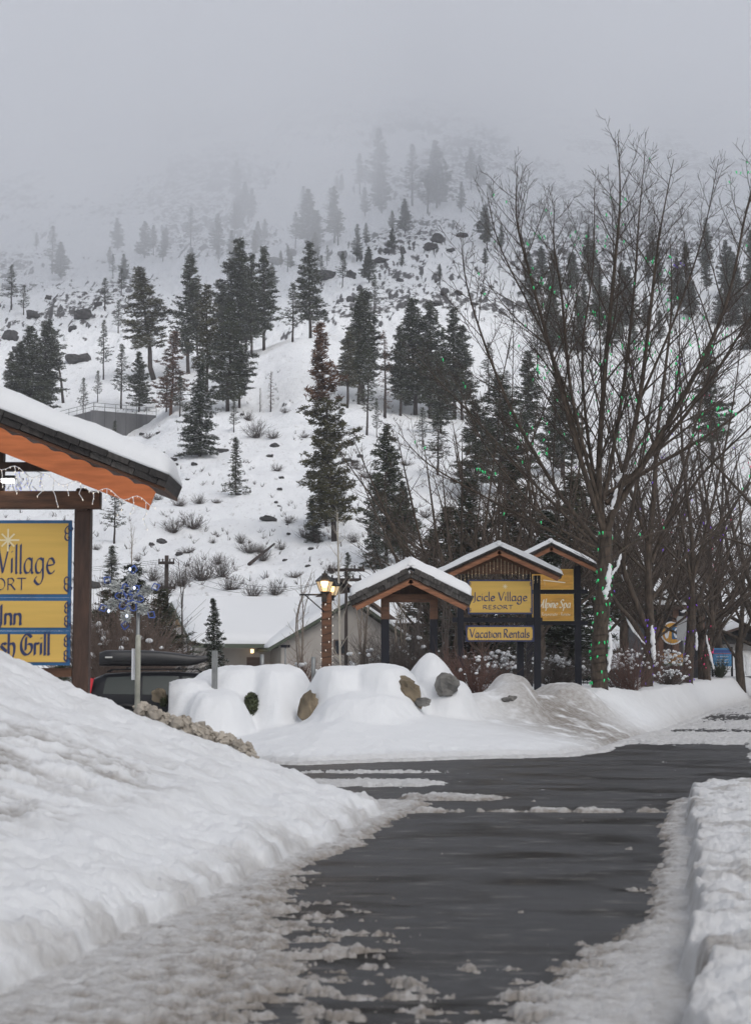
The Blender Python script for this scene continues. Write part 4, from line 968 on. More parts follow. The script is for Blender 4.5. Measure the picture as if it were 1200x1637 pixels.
# ------------------------------------------------------------------ lettering
def cr(ps, k=5):
    return [(p.x, p.y) for p in smooth_poly([Vector((a, b_, 0)) for a, b_ in ps], k)]
def arc(cx, cy, rx, ry, a0, a1, n=12):
    return [(cx + rx * math.cos(math.radians(a0 + (a1 - a0) * i / n)), cy + ry * math.sin(math.radians(a0 + (a1 - a0) * i / n))) for i in range(n + 1)]
GL = {
 'i': (.38, [[(.15, 1), (.15, .05)], [(.13, 1.42), (.19, 1.42)]]), 'l': (.38, [[(.15, 1.9), (.15, .05), (.24, 0)]]),
 'a': (.98, [cr([(.72, .88), (.42, 1), (.12, .62), (.18, .12), (.48, .05), (.72, .4)]), [(.74, 1), (.74, .1), (.86, 0)]]),
 'g': (.98, [cr([(.72, .88), (.42, 1), (.12, .62), (.18, .12), (.48, .05), (.72, .4)]), cr([(.74, 1), (.74, .3), (.72, -.35), (.4, -.72), (.02, -.45), (.2, -.2)])]),
 'e': (.88, [cr([(.12, .52), (.72, .62), (.56, .96), (.3, .95), (.1, .5), (.25, .08), (.5, 0), (.78, .2)])]),
 'c': (.82, [cr([(.72, .84), (.45, 1), (.12, .6), (.2, .12), (.48, 0), (.74, .18)])]),
 'V': (1.15, [[(.0, 1.7), (.12, 1.72), (.52, .05)], [(.52, .05), (1.05, 1.85), (1.12, 1.8)]]), 'v': (.8, [[(.05, 1), (.38, .02), (.72, 1.02)]]),
 'I': (.46, [[(.2, 1.8), (.2, .0), (.1, -.25), (-.1, -.3)]]),
 'J': (.5, [[(.3, 1.8), (.3, -.1), (.1, -.3)]]),
 't': (.6, [[(.25, 1.4), (.25, .1), (.45, 0)], [(.02, 1), (.52, 1.02)]]), 'o': (.95, [arc(.46, .5, .36, .5, 60, 430)]),
 'n': (.9, [[(.14, 1.02), (.14, 0)], cr([(.14, .75), (.42, 1), (.7, .8), (.7, .1), (.8, 0)])]),
 's': (.72, [cr([(.6, .88), (.32, 1), (.12, .74), (.35, .52), (.58, .28), (.35, 0), (.06, .12)])]),
 'h': (.9, [[(.14, 1.85), (.14, 0)], cr([(.14, .72), (.42, 1), (.7, .8), (.7, .2), (.55, -.25)])]),
 'r': (.62, [[(.14, 1.02), (.14, 0)], cr([(.14, .7), (.35, 1), (.56, .92)])]),
 'p': (.95, [[(.14, 1.02), (.14, -.65)], cr([(.14, .8), (.5, 1), (.78, .5), (.5, 0), (.14, .1)])]),
 'u': (.9, [cr([(.12, 1), (.12, .3), (.35, 0), (.68, .3)]), [(.7, 1), (.7, 0)]]), 'w': (1.2, [[(.02, 1), (.28, 0), (.52, .9), (.78, 0), (1.05, 1)]]), 'j': (.4, [[(.2, 1), (.2, -.4), (0, -.6)]]),
 'A': (1.2, [cr([(-.1, .1), (.15, .1), (.55, 1.1), (.7, 1.75)]), [(.7, 1.75), (.85, .0), (1.0, 0)], [(.25, .65), (.85, .65)]]),
 'S': (1.0, [cr([(.85, 1.5), (.5, 1.75), (.15, 1.4), (.45, .95), (.78, .5), (.45, 0), (.02, .2)])]),
 'R': (1.1, [[(.15, 1.75), (.15, 0)], cr([(.05, 1.65), (.5, 1.78), (.78, 1.35), (.5, .92), (.15, .85)]), [(.35, .88), (.65, .3), (.98, -.05)]]),
 'G': (1.3, [cr([(1.1, 1.5), (.6, 1.78), (.1, 1.2), (.12, .4), (.6, 0), (1.1, .35), (1.1, .85), (.75, .95)]), [(.55, 1.5), (.5, .4)]]),
 'F': (.9, [[(.2, 1.75), (.2, 0)], [(.1, 1.7), (.8, 1.75)], [(.2, 1.0), (.65, 1.0)]]), 'N': (1, [[(.1, 0), (.1, 1.7), (.8, 0), (.8, 1.7)]]),
 ' ': (.45, []), '-': (.7, [[(.15, .5), (.5, .5)]]),
 'E.': (.85, [[(.7, 1), (.15, 1), (.15, 0), (.72, 0)], [(.15, .52), (.6, .52)]]), 'R.': (1.0, [[(.15, 1), (.15, 0)], cr([(.08, .95), (.5, 1), (.7, .75), (.45, .5), (.15, .48)]), [(.38, .5), (.85, 0)]]),
 'S.': (.8, [cr([(.62, .86), (.35, 1), (.14, .76), (.36, .52), (.6, .26), (.35, 0), (.06, .14)])]), 'O.': (1.15, [arc(.55, .5, .45, .5, 60, 430)]), 'T.': (.95, [[(.02, 1), (.88, 1)], [(.45, 1), (.45, 0)]]),
}
_q = [0]
def nib(b, pts, w, ang, y, thin=.35, mat=0):
    n1 = Vector((math.cos(ang), math.sin(ang))) * w / 2; n2 = Vector((-math.sin(ang), math.cos(ang))) * w * thin / 2
    for i in range(len(pts) - 1):
        p, q = Vector(pts[i]), Vector(pts[i + 1])
        for nn, ext in ((n1, 0), (n2, 0)):
            _q[0] = (_q[0] + 1) % 9; yy = y - .0004 * _q[0]
            V = [p - nn, p + nn, q + nn, q - nn]
            b.add([(v.x, yy, v.y) for v in V], [(0, 1, 2, 3)], mat)
def text(b, s_, x0, x1, base, xh, y, w=.16, ang=.6, small=False, shear=0, thin=.35, mat=0, sq=None):
    ks = [(c + '.') if small and c != ' ' else c for c in s_]; W = sum(GL[k][0] for k in ks); sx = (x1 - x0) / W; x = x0
    for k in ks:
        adv, st = GL[k]
        for poly in st: nib(b, [(x + (px + shear * py) * sx, base + py * xh) for px, py in poly], w * xh, ang, y, thin, mat)
        x += adv * sx
def scroll(b, x, z, s_, fx, fz, y, w):
    for pts in ([(-.0, 0), (.02, .22), (-.12, .34), (-.26, .24), (-.2, .12)], [(.0, 0), (.14, .1), (.26, .3), (.2, .5), (.02, .52), (.0, .38)], [(.2, .5), (.26, .8), (.1, 1), (-.05, .85), (.05, .75)]):
        nib(b, [(x + fx * p[0] * s_, z + fz * p[1] * s_) for p in cr(pts, 4)], w, .6, y, .7)

# ------------------------------------------------------------------ gabled sign structures
def snow_slab(b, p0, p1, y0, y1, th, seed=0, ns=26, nd=8, over=.04, endroll=1.0):
    """rounded snow layer over the roof slope from p0=(x,z) to p1=(x,z)"""
    d = Vector((p1[0] - p0[0], p1[1] - p0[1])); L_ = d.length; d.normalize(); nx, nz_ = -d.y, d.x
    if nz_ < 0: nx, nz_ = -nx, -nz_
    V = []
    for i in range(ns + 1):
        s_ = -.10 + i / ns * (L_ + over + .10)
        for j in range(nd + 1):
            t = j / nd; y = y0 - over + (y1 - y0 + 2 * over) * t
            e = 1 - abs(2 * t - 1) ** 5; e2 = 1 - max(0, (i / ns - .82) / .18) ** 3 * endroll
            h = th * (.12 + .88 * max(0, e) ** .5 * max(0, e2) ** .5) * (1 + .18 * mnoise.noise(Vector((s_ * 1.7, y * 1.7, seed))) + .05 * mnoise.noise(Vector((s_ * 7, y * 7, seed))))
            V.append((p0[0] + d.x * s_ + nx * h, y, p0[1] + d.y * s_ + nz_ * h))
    o = len(V)
    for i in range(ns + 1):
        s_ = -.10 + i / ns * (L_ + over + .10)
        for j in range(nd + 1):
            t = j / nd; V.append((p0[0] + d.x * s_ + nx * .004, y0 - over + (y1 - y0 + 2 * over) * t, p0[1] + d.y * s_ + nz_ * .004))
    Fs = []
    c = nd + 1
    for i in range(ns):
        for j in range(nd):
            a = i * c + j; Fs += [(a, a + 1, a + c + 1, a + c), (a + o, a + c + o, a + c + 1 + o, a + 1 + o)]
    for i in range(ns):
        a = i * c; Fs.append((a, a + c, a + c + o, a + o)); a = i * c + nd; Fs.append((a + c, a, a + o, a + c + o))
    for j in range(nd): Fs.append((j + 1, j, j + o, j + 1 + o)); a = ns * c + j; Fs.append((a, a + 1, a + 1 + o, a + o))
    b.add(V, Fs, 0, True)
def quadslab(b, p0, p1, y0, y1, t0, t1, mat=0):
    """slab parallel to the slope between offsets t0..t1 along its normal"""
    d = Vector((p1[0] - p0[0], p1[1] - p0[1])).normalized(); nx, nz_ = -d.y, d.x
    if nz_ < 0: nx, nz_ = -nx, -nz_
    b.prism([(p0[0] + nx * t0, p0[1] + nz_ * t0), (p1[0] + nx * t0, p1[1] + nz_ * t0), (p1[0] + nx * t1, p1[1] + nz_ * t1), (p0[0] + nx * t1, p0[1] + nz_ * t1)], y0, y1, mat)
def gable_roof(root, cx, pk, half, drop, y0, y1, fascia, fh=.16, sh=.10, snow=.2, scallop=False, seed=0, nsh=12, soff=True):
    """roof part with shingles, fascia boards, snow"""
    rf = MB(); fa = MB(); sn = MB()
    for sgn in (-1, 1):
        a = (cx, pk); e = (cx + sgn * half, pk - drop)
        quadslab(rf, a, e, y0 + .05, y1, -.04, .0, 0)
        dx, dz = (e[0] - a[0]), (e[1] - a[1]); L_ = math.hypot(dx, dz)
        rr_ = random.Random(seed + sgn)
        for layer in range(2):
            k = 0; s0 = 0
            while s0 < 1:
                s1 = min(1.0, s0 + 1 / nsh * rr_.uniform(.8, 1.2)); lift = .012 * rr_.random()
                p = (a[0] + dx * s0, a[1] + dz * s0); q = (a[0] + dx * (s1 - .004), a[1] + dz * (s1 - .004))
                quadslab(rf, p, q, y0 - .03 * layer + rr_.uniform(0, .03), y1 + .02, .004 + layer * sh * .5 + lift, .004 + (layer + 1) * sh * .5 + lift, rr_.choice((1, 2, 3)))
                s0 = s1; k += 1
        # fascia board
        d = Vector((dx, dz)).normalized(); nx, nz_ = -d.y, d.x
        if nz_ < 0: nx, nz_ = -nx, -nz_
        n = 44 if scallop else 1; up = []; lo = []
        for i in range(n + 1):
            s_ = i / n * .965; x = a[0] + dx * s_; z = a[1] + dz * s_
            c = .045 * abs(math.sin(i / n * 9 * math.pi)) if scallop else 0
            up.append((x - nx * (.05 - (c - .05) if scallop else .045), z - nz_ * (.05 - (c - .05) if scallop else .045))); lo.append((x - nx * (.05 + fh), z - nz_ * (.05 + fh)))
        fa.prism(up + lo[::-1], y0 - .012, y0 + .04)
        snow_slab(sn, (cx, pk + sh + .012), (e[0], e[1] + sh + .012), y0 + .02, y1, snow, seed)
    r = rf.build('roof', [M_WOODH, M_SHINGLE, M_SHINGLE2, M_SHINGLE3], root); fa.build('fascia', fascia, r); sn.build('snow', M_SNOW, r)
    return r
def board(root, x0, x1, z0, z1, y, mt=None, trim=None, th=.06, rim=.045):
    b = MB(); b.box(((x0 + x1) / 2, y + th / 2, (z0 + z1) / 2), (x1 - x0 - .004, th, z1 - z0 - .004), 1)
    b.box(((x0 + x1) / 2, y - .004, (z0 + z1) / 2), (x1 - x0 - 2 * rim, .012, z1 - z0 - 2 * rim), 0)
    return b.build('sign_board', [mt or M_GOLD, trim or M_BLUE], root)
def bulbs(name, label, pts, colr, size=.03, strength=1.5, wires=None, group=None, wirecol=None):
    rn = random.Random(3); pts = [Vector(p) for p in pts]; O_ = pts[0].copy(); root = thing(name, label, 'string lights', O_, group=group)
    mt = colr if not isinstance(colr, tuple) else mat(name + '_glow', tuple(min(.8, c * .8) for c in colr), .3, emit=colr, estr=strength)
    many = len(pts) > 60; b = MB()
    for p in pts:
        if not many: b = MB()
        s_ = size * rn.uniform(.8, 1.2); d = Vector((rn.gauss(0, .3), rn.gauss(0, .3), -1)).normalized(); p = p - O_
        b.tube([p, p + d * s_ * .8, p + d * s_ * 2.4], [s_ * .45, s_ * .55, s_ * .15], 5)
        if not many: b.build('bulb', mt, root)
    if many: b.build('bulbs', mt, root)['kind'] = 'stuff'
    b = MB()
    for wv in (wires or []): b.tube([Vector(q) - O_ for q in wv], .006, 3, cap=False)
    b.build('wire', wirecol or M_BLACK, root)
    return root

# ---- near sign (left edge)
Y = 23.5; q = ppm(Y)
ns_ = thing('entrance_sign', 'tall wooden sign at the left edge with gold boards under a snowy orange trimmed roof', 'sign', (atx(12, Y), Y, gz(atx(12, Y), Y)), group='gabled wooden signs')
O = ns_.location.copy()
def lx(px): return atx(px, Y) - O.x
def lz(py): return zz(py, Y) - O.z
b = MB(); b.box(((lx(118) + lx(143)) / 2, 0, lz(790) / 2 - .2), (.215, .215, lz(790) + .4), bev=.012); b.build('post', M_WOOD, ns_)
b = MB(); b.box(((lx(-119) + lx(-94)) / 2, 0, lz(790) / 2 - .2), (.215, .215, lz(790) + .4), bev=.012); b.build('post', M_WOOD, ns_)
b = MB(); b.box(((lx(-140) + lx(160)) / 2, -.11, (lz(787) + lz(815)) / 2), (lx(160) - lx(-140), .20, .235), bev=.012); b.build('tie_beam', M_WOODH, ns_)
b = MB(); b.box((lx(130), -.06, lz(800)), (.15, .26, .30), bev=.02); b.build('bracket', M_WOOD, ns_)
b = MB(); b.box((lx(-10), .12, (lz(700) + lz(790)) / 2), (.14, .14, lz(700) - lz(790))); b.box((lx(12), .1, lz(745)), (2.6, .12, .12)); b.build('king_post', M_WOOD, ns_)
bd = board(ns_, lx(-91), lx(115), lz(956), lz(833), -.16)
T = MB(); ty_ = -.175
text(T, 'Icicle Village', lx(-80), lx(91), lz(918), .205, ty_, .17, .75)
text(T, 'RESORT', lx(-50), lx(45), lz(944), .155, ty_, .13, .75, small=True)
scroll(T, lx(111), lz(842), .20, -1, -1, ty_, .022); scroll(T, lx(111), lz(947), .20, -1, 1, ty_, .022)
T.build('lettering', M_BLUED, bd)
T = MB()
for k in range(8):
    a = k * math.pi / 4; r = .12 if k % 2 else .15
    nib(T, [(lx(14), lz(865)), (lx(14) + r * math.cos(a), lz(865) + r * math.sin(a))], .022, a + 1.57, ty_, .9)
T.build('snowflake_mark', mat('pale_gold_mark', (.75, .66, .42), .5), bd)
bd = board(ns_, lx(-91), lx(115), lz(1009), lz(956), -.16)
T = MB(); text(T, 'Inn', lx(2), lx(39), lz(999), .145, ty_, .30, .7, thin=.5); scroll(T, lx(111), lz(963), .15, -1, -1, ty_, .022); scroll(T, lx(111), lz(1003), .15, -1, 1, ty_, .022); T.build('lettering', M_BLUED, bd)
bd = board(ns_, lx(-91), lx(115), lz(1064), lz(1009), -.16)
T = MB(); text(T, 'Fresh Grill', lx(-33), lx(85), lz(1047), .155, ty_, .28, .7, thin=.5); scroll(T, lx(111), lz(1016), .15, -1, -1, ty_, .022); scroll(T, lx(111), lz(1058), .15, -1, 1, ty_, .022); T.build('lettering', M_BLUED, bd)
b = MB(); b.box((lx(15), -.02, lz(1075)), (1.7, .10, .12)); b.build('lower_rail', M_WOODH, ns_)
gable_roof(ns_, lx(-30), lz(672), lx(272) - lx(-30), lz(672) - lz(789), -.75, .75, M_ORANGE, fh=.30, sh=.17, snow=.30, scallop=True, seed=5, nsh=8)
b = MB(); b.box((lx(15), -.3, lz(772)), (.16, .10, .055), 0); b.box((lx(15), -.3, lz(767)), (.20, .14, .04), 1); b.build('flood_light', [mat('flood_glow', (.9, .9, .9), .3, emit=(1, .98, .92), estr=6), M_BLACK], ns_)
# icicle lights on the near sign
pts = []; wires = []; rn = random.Random(9); prev = None
wl = []
for i in range(45):
    px = -60 + i * 7; py = 745 + (px) * .245 + 6 * math.sin(i * .9); p = at(px, py, Y - .80); wl.append(p)
    if i % 3 == 0:
        n = rn.randint(2, 5); qd = [p + Vector((.012 * rn.uniform(-1, 1) * k, 0, -.07 * k)) for k in range(n + 1)]; wires.append(qd); pts += qd[1:]
    pts.append(p)
wires.append(wl)
M_WHITEWIRE = mat('white_light_wire', (.7, .7, .72), .5)
bulbs('string_lights', 'white icicle lights hanging under the roof edge of the near sign', pts, (1.0, .9, .75), .010, .8, wires, 'string lights', M_WHITEWIRE)
pts = []; wires = []
for k in range(26):
    p = at(rn.uniform(-40, 92), rn.uniform(752, 785), Y + rn.uniform(-.1, .3)); qd = [p + Vector((rn.gauss(0, .03), rn.gauss(0, .03), -.05 * j)) for j in range(5)]; wires.append(qd); pts += qd
bulbs('string_lights', 'tangle of blue and white lights under the gable of the near sign', pts, (.35, .4, 1.0), .010, .8, wires, 'string lights', M_WHITEWIRE)

# ---- small roofed arch (no boards)
Y = 44.; q = ppm(Y)
ar = thing('roofed_arch', 'small empty wooden arch with two dark posts and a snowy shingled roof', 'shelter', (atx(656, Y), Y, gz(atx(656, Y), Y)))
O = ar.location.copy()
for pa, pb_ in ((609, 622), (687, 699)):
    b = MB(); b.box(((lx(pa) + lx(pb_)) / 2, 0, lz(948) / 2 - .2), (lx(pb_) - lx(pa), .2, lz(948) + .4), bev=.01)
    b.box(((lx(pa) + lx(pb_)) / 2, -.004, (lz(948) + lz(990)) / 2), (lx(pb_) - lx(pa) + .012, .215, lz(948) - lz(990)), 1); b.build('post', [M_NAVY, M_WOODH], ar)
b = MB(); b.box((lx(655), 0, (lz(950) + lz(963)) / 2), (lx(695) - lx(613), .18, .2)); b.build('tie_beam', M_WOODH, ar)
b = MB(); b.prism([(lx(612), lz(952)), (lx(700), lz(952)), (lx(657), lz(922))], .02, .06); b.build('gable_panel', M_WOOD, ar)
gable_roof(ar, lx(656), lz(925), lx(749) - lx(656), lz(925) - lz(970), -.55, .75, M_ORANGE2, fh=.10, sh=.25, snow=.27, seed=15, nsh=9)

# ---- middle sign
Y = 48.; q = ppm(Y)
ms = thing('entrance_sign', 'middle wooden sign with two gold boards on navy posts under a snowy gabled roof', 'sign', (atx(800, Y), Y, gz(atx(800, Y), Y)), group='gabled wooden signs')
O = ms.location.copy()
for pa, pb_, tp_ in ((731, 741, 925), (853, 864, 920)):
    b = MB(); b.box(((lx(pa) + lx(pb_)) / 2, 0, lz(tp_) / 2 - .2), (lx(pb_) - lx(pa), .19, lz(tp_) + .4), bev=.01); b.build('post', M_NAVY, ms)
b = MB(); b.box(((lx(827) + lx(838)) / 2, .3, lz(1020) / 2 - .2), (.19, .17, lz(1020) + .4), bev=.01); b.build('post', M_NAVY, ms)
b = MB(); b.box((lx(795), .02, lz(991)), (lx(868) - lx(724), .14, .13)); b.build('cross_rail', M_NAVY, ms)
b = MB(); b.prism([(lx(722), lz(918)), (lx(872), lz(918)), (lx(797), lz(882))], -.05, 0); b.build('gable_panel', M_WOODH, ms)
bd = board(ms, lx(747.5), lx(851), lz(982), lz(927), -.14, trim=M_BLUED)
T = MB(); ty_ = -.152
text(T, 'Icicle Village', lx(757), lx(843), lz(961), .13, ty_, .30, .75, thin=.55); text(T, 'RESORT', lx(771), lx(820), lz(974), .105, ty_, .26, .75, small=True)
for fx, px in ((1, 751), (-1, 848)):
    scroll(T, lx(px), lz(931), .09, fx, -1, ty_, .014); scroll(T, lx(px), lz(978), .09, fx, 1, ty_, .014)
T.build('lettering', M_BLUED, bd)
T = MB()
for k in range(8):
    a = k * math.pi / 4; nib(T, [(lx(807), lz(938)), (lx(807) + .07 * math.cos(a), lz(938) + .07 * math.sin(a))], .014, a + 1.57, ty_, .9)
T.build('snowflake_mark', mat('pale_gold_mark', (.75, .66, .42), .5), bd)
bd = board(ms, lx(744), lx(853), lz(1026), lz(1000), -.14, trim=M_BLUED)
T = MB(); text(T, 'Vacation Rentals', lx(750), lx(846), lz(1019.5), .13, ty_, .30, .75, thin=.55)
for fx, px in ((1, 747), (-1, 850)):
    scroll(T, lx(px), lz(1002), .07, fx, -1, ty_, .012); scroll(T, lx(px), lz(1024), .07, fx, 1, ty_, .012)
T.build('lettering', M_BLUED, bd)
gable_roof(ms, lx(797), lz(879), lx(896) - lx(797), lz(879) - lz(924), -.5, .7, M_ORANGE2, fh=.10, sh=.06, snow=.16, seed=25, nsh=10)
pts = []; wires = []
for i in range(26):
    px = 725 + i * 5.8; py = 889 + abs(px - 797) * .45; p = at(px, py + 3, Y - .52); L_ = .06 + .30 * (1 - min(1, abs(px - 797) / 90)) * random.uniform(.3, 1); wires.append([p, p - Vector((0, 0, L_ + .1))])
    pts += [p - Vector((0, 0, L_))]
bulbs('string_lights', 'warm icicle lights dangling under the gable of the middle sign', pts, (1.0, .78, .45), .011, .4, wires, 'string lights', mat('warm_light_wire', (.42, .33, .2), .5))

# ---- farther amber sign
Y = 56.; q = ppm(Y)
fs = thing('entrance_sign', 'farther wooden sign with amber spa boards, half behind the nearest bare trunk', 'sign', (atx(885, Y), Y, gz(atx(885, Y), Y)), group='gabled wooden signs')
O = fs.location.copy()
for pa, pb_ in ((918, 929), (842, 850)):
    b = MB(); b.box(((lx(pa) + lx(pb_)) / 2, 0, lz(905) / 2 - .2), (.2, .2, lz(905) + .4), bev=.01); b.build('post', M_NAVY, fs)
for pz, hh in ((946, .12), (996, .12)):
    b = MB(); b.box(((lx(840) + lx(939)) / 2, .0, lz(pz)), (lx(939) - lx(840), .26, hh)); b.build('cross_rail', M_NAVY, fs)
bd = board(fs, lx(850), lx(916.5), lz(993), lz(950), -.20, mt=M_GOLD2, trim=M_GOLD, rim=.03)
T = MB(); text(T, 'Alpine Spa', lx(862), lx(911), lz(972), .15, -.212, .30, .6, shear=.22); text(T, 'Rejuvenate - Renew', lx(865), lx(911), lz(984.5), .06, -.212, .2, .6); T.build('lettering', M_WHITEL, bd)
bd = board(fs, lx(850), lx(916.5), lz(943), lz(910), -.20, mt=M_GOLD2, trim=M_GOLD, rim=.03)
T = MB(); text(T, 'Hotel', lx(864), lx(905), lz(931), .12, -.212, .15, .6) if 'H' in GL else nib(T, [(lx(868), lz(928)), (lx(903), lz(932))], .03, 1.2, -.212, .8); T.build('lettering', M_WHITEL, bd)
gable_roof(fs, lx(880), lz(874), lx(955) - lx(880), lz(874) - lz(910), -.5, .7, M_ORANGE2, fh=.10, sh=.08, snow=.14, seed=35, nsh=10)

# ---- timber lamp post with two lanterns
Y = 42.; O = Vector((atx(522, Y), Y, gz(atx(522, Y), Y)))
lp = thing('street_lamp', 'square brown timber post carrying two lit black lanterns and an iron side arm', 'street lamp', O)
b = MB(); b.box((0, 0, (lz(946) - .3) / 2), (.235, .235, lz(946) + .3), bev=.012); b.build('post', M_WOODH, lp)
M_GLOW = mat('lamp_glow', (1, .8, .45), .3, emit=(1.0, .62, .24), estr=2.6); M_LGLASS = mat('lantern_glass', (.62, .55, .38), .25, emit=(1.0, .62, .28), estr=.30)
for px, py0, dy in ((519, 922, -.14), (530, 927, .22)):
    ln_ = MB(); gl = MB(); gw = MB(); cx_ = lx(px); z0 = lz(py0 + 24); s_ = .92 if dy > 0 else 1.0
    gl.lathe((cx_, dy, z0), [(.115 * s_, 0), (.20 * s_, .23 * s_)], 6, smooth=False)
    gw.lathe((cx_, dy - .005, z0), [(.05, .06), (.135 * s_, .10), (.15 * s_, .21 * s_)], 6)
    ln_.lathe((cx_, dy, z0 + .232 * s_), [(.225 * s_, 0), (.22 * s_, .03), (.12 * s_, .13), (.075, .16), (.07, .20), (.03, .205), (.012, .27)], 6, smooth=False)
    ln_.lathe((cx_, dy, z0 - .13), [(.06, 0), (.05, .06), (.125 * s_, .125)], 6, smooth=False)
    for k in range(6):
        a = k * math.pi / 3; ln_.tube([(cx_ + .118 * s_ * math.cos(a), dy + .118 * s_ * math.sin(a), z0), (cx_ + .205 * s_ * math.cos(a), dy + .205 * s_ * math.sin(a), z0 + .23 * s_)], .008, 4)
    l_ = ln_.build('lantern', M_BLACK, lp); gl.build('glass', M_LGLASS, l_)
    g2_ = MB(); g2_.lathe((cx_, dy - .10, z0), [(.03, .07), (.07, .10), (.085, .19), (.05, .215)], 8); g2_.build('bulb', M_GLOW, l_)
b = MB(); b.box((lx(518), -.135, lz(955)), (.12, .12, .22)); b.tube([(lx(518), -.13, lz(951)), (lx(479), -.13, lz(951))], .022, 5); b.tube([(lx(518), -.13, lz(978)), (lx(488), -.13, lz(952))], .016, 5); b.build('bracket_arm', M_BLACK, lp)
rn = random.Random(8); pts = []; wv = []
for k in range(34):
    t = k / 33; a = t * 6.28 * 9; r = .14; c_, s2 = math.cos(a), math.sin(a); m_ = max(abs(c_), abs(s2)); p = O + Vector((c_ / m_ * r, s2 / m_ * r, lz(1072) * (1 - t) + lz(962) * t)); pts.append(p)
for k in range(250):
    t = k / 249; a = t * 6.28 * 9; c_, s2 = math.cos(a), math.sin(a); m_ = max(abs(c_), abs(s2)); wv.append(O + Vector((c_ / m_ * .13, s2 / m_ * .13, lz(1072) * (1 - t) + lz(962) * t)))
bulbs('string_lights', 'white lights wound round the timber lamp post', pts, (1.0, .93, .85), .017, .8, [wv], 'string lights')
lpt = bpy.data.lights.new('lantern_light', 'POINT'); lpt.energy = 18; lpt.color = (1, .62, .3); lpt.shadow_soft_size = .1
lo = bpy.data.objects.new('lantern_light', lpt); COL.objects.link(lo); lo.location = O + Vector((lx(519), -.45, lz(932)))

# ---- string lights on the roadside trees
def wind(tree, Y, colr, label, n_tr, n_tw, size, seed, rt, zf=1.0, strength=1.2, bunch=6):
    root, segs, csegs, O_ = tree; rn = random.Random(seed); pts = []; wv = []
    tot = len(segs)
    for k in range(260):
        t = k / 259 * (tot - .01) * zf; i = int(t); s_ = segs[i]; p = s_[0].lerp(s_[1], t - i); a = k * .55; w_ = p + Vector((math.cos(a), math.sin(a), 0)) * (s_[2] * 1.05 + .01)
        wv.append(O_ + w_)
    for k in range(n_tr):
        i = rn.randrange(0, 260); pts.append(wv[i] + (wv[i] - (O_ + segs[int(i / 259 * (tot - .01) * zf)][0])) * 0.0 + Vector((rn.uniform(-.01, .01), -.01, 0)))
    tw = [s_ for s_ in csegs if s_[3] >= 1]
    for g_ in range(n_tw // bunch):
        c = rn.choice(tw); 
        for k in range(bunch):
            pts.append(O_ + c[0] + Vector((rn.gauss(0, .22), rn.gauss(0, .22), rn.gauss(0, .16))))
    for k in range(n_tw // 2):
        c = rn.choice(tw); pts.append(O_ + c[0])
    bulbs('string_lights', label, pts, colr, size, strength, [wv], 'string lights')
GREEN = (.03, .62, .20); VIO = (.16, .07, .62)
wind(t1, 46, GREEN, 'green bulbs wound up the trunk and boughs of the great bare tree', 100, 190, .034, 1, .235, 1.0, .42)
wind(t2, 52, VIO, 'blue violet bulbs on the forked second tree', 55, 24, .030, 2, .2, 1.0, .5)
wind(t3, 60, (.20, .06, .6), 'purple bulbs wound round the third roadside trunk', 45, 24, .032, 3, .2, 1.0, .5)
wind(t4, 68, (.62, .03, .14), 'crimson bulbs wound on the fourth roadside tree', 24, 30, .034, 4, .2, 1.0, .5)

# ------------------------------------------------------------------ lit snowflake ornament
Y = 33.; O = at(207, 955, Y)
so = thing('snowflake_ornament', 'big snowflake decoration of white tinsel and blue lights hanging behind the car', 'decoration', O)
b = MB(); t_ = MB(); bl = MB(); rn = random.Random(2)
M_TINSEL = mat('white_tinsel', (.55, .57, .56), .5, var=.3, vscale=30); M_BLUEG = mat('blue_garland_glow', (.05, .10, .32), .3, emit=(.10, .18, .70), estr=.10)
s_ = 1 / ppm(Y)
for k in range(6):
    a = math.radians(90 + 60 * k - 8); u_ = Vector((math.cos(a), 0, math.sin(a))); v_ = Vector((-math.sin(a), 0, math.cos(a)))
    for arm in ([(5, 0), (38, 0)], [(22, 0), (30, 9)], [(22, 0), (30, -9)], [(30, 0), (37, 7)], [(30, 0), (37, -7)]):
        p = (u_ * arm[0][0] + v_ * arm[0][1]) * s_; q_ = (u_ * arm[1][0] + v_ * arm[1][1]) * s_
        b.tube([p, q_], .012, 4)
        for j in range(int((q_ - p).length / .011)):
            c = p.lerp(q_, rn.random()); d = Vector((rn.gauss(0, 1), rn.gauss(0, 1), rn.gauss(0, 1))).normalized() * .065; t_.tube([c - d, c + d], .010, 3, cap=False)
    # blue leaf loops between arms and diamonds at tips
    a2 = a + math.radians(30); u2 = Vector((math.cos(a2), 0, math.sin(a2))); v2 = Vector((-math.sin(a2), 0, math.cos(a2)))
    loop = [(u2 * (14 + 9 * math.cos(th)) + v2 * 5.5 * math.sin(th)) * s_ for th in [i * math.pi / 8 for i in range(17)]]
    bl = MB(); bl.tube(loop, .013, 5)
    tip = [(u_ * (45 + 7 * math.cos(th)) + v_ * 6 * math.sin(th)) * s_ for th in [i * math.pi / 2 for i in range(5)]]; tb_ = MB(); tb_.tube(tip, .014, 5); tb_.build('blue_tip', M_BLUEG, so)
    for j in range(16):
        bl.tube([loop[j] , loop[j] * .97 + Vector((rn.gauss(0, .02), rn.gauss(0, .02), rn.gauss(0, .02)))], .010, 4)
    bl.build('blue_petal', M_BLUEG, so)
b.build('frame', M_POSTG, so); t_.build('tinsel', M_TINSEL, so)
b = MB()
M_CB = mat('cool_bulb', (.8, .85, 1), .3, emit=(.75, .82, 1), estr=1)
for px, py in ((174, 977), (208, 910), (215, 940), (203, 985)): b = MB(); b.lathe(at(px, py, Y - .05) - O, [(.01, -.035), (.03, 0), (.01, .035)], 8); b.build('bulb', M_CB, so)
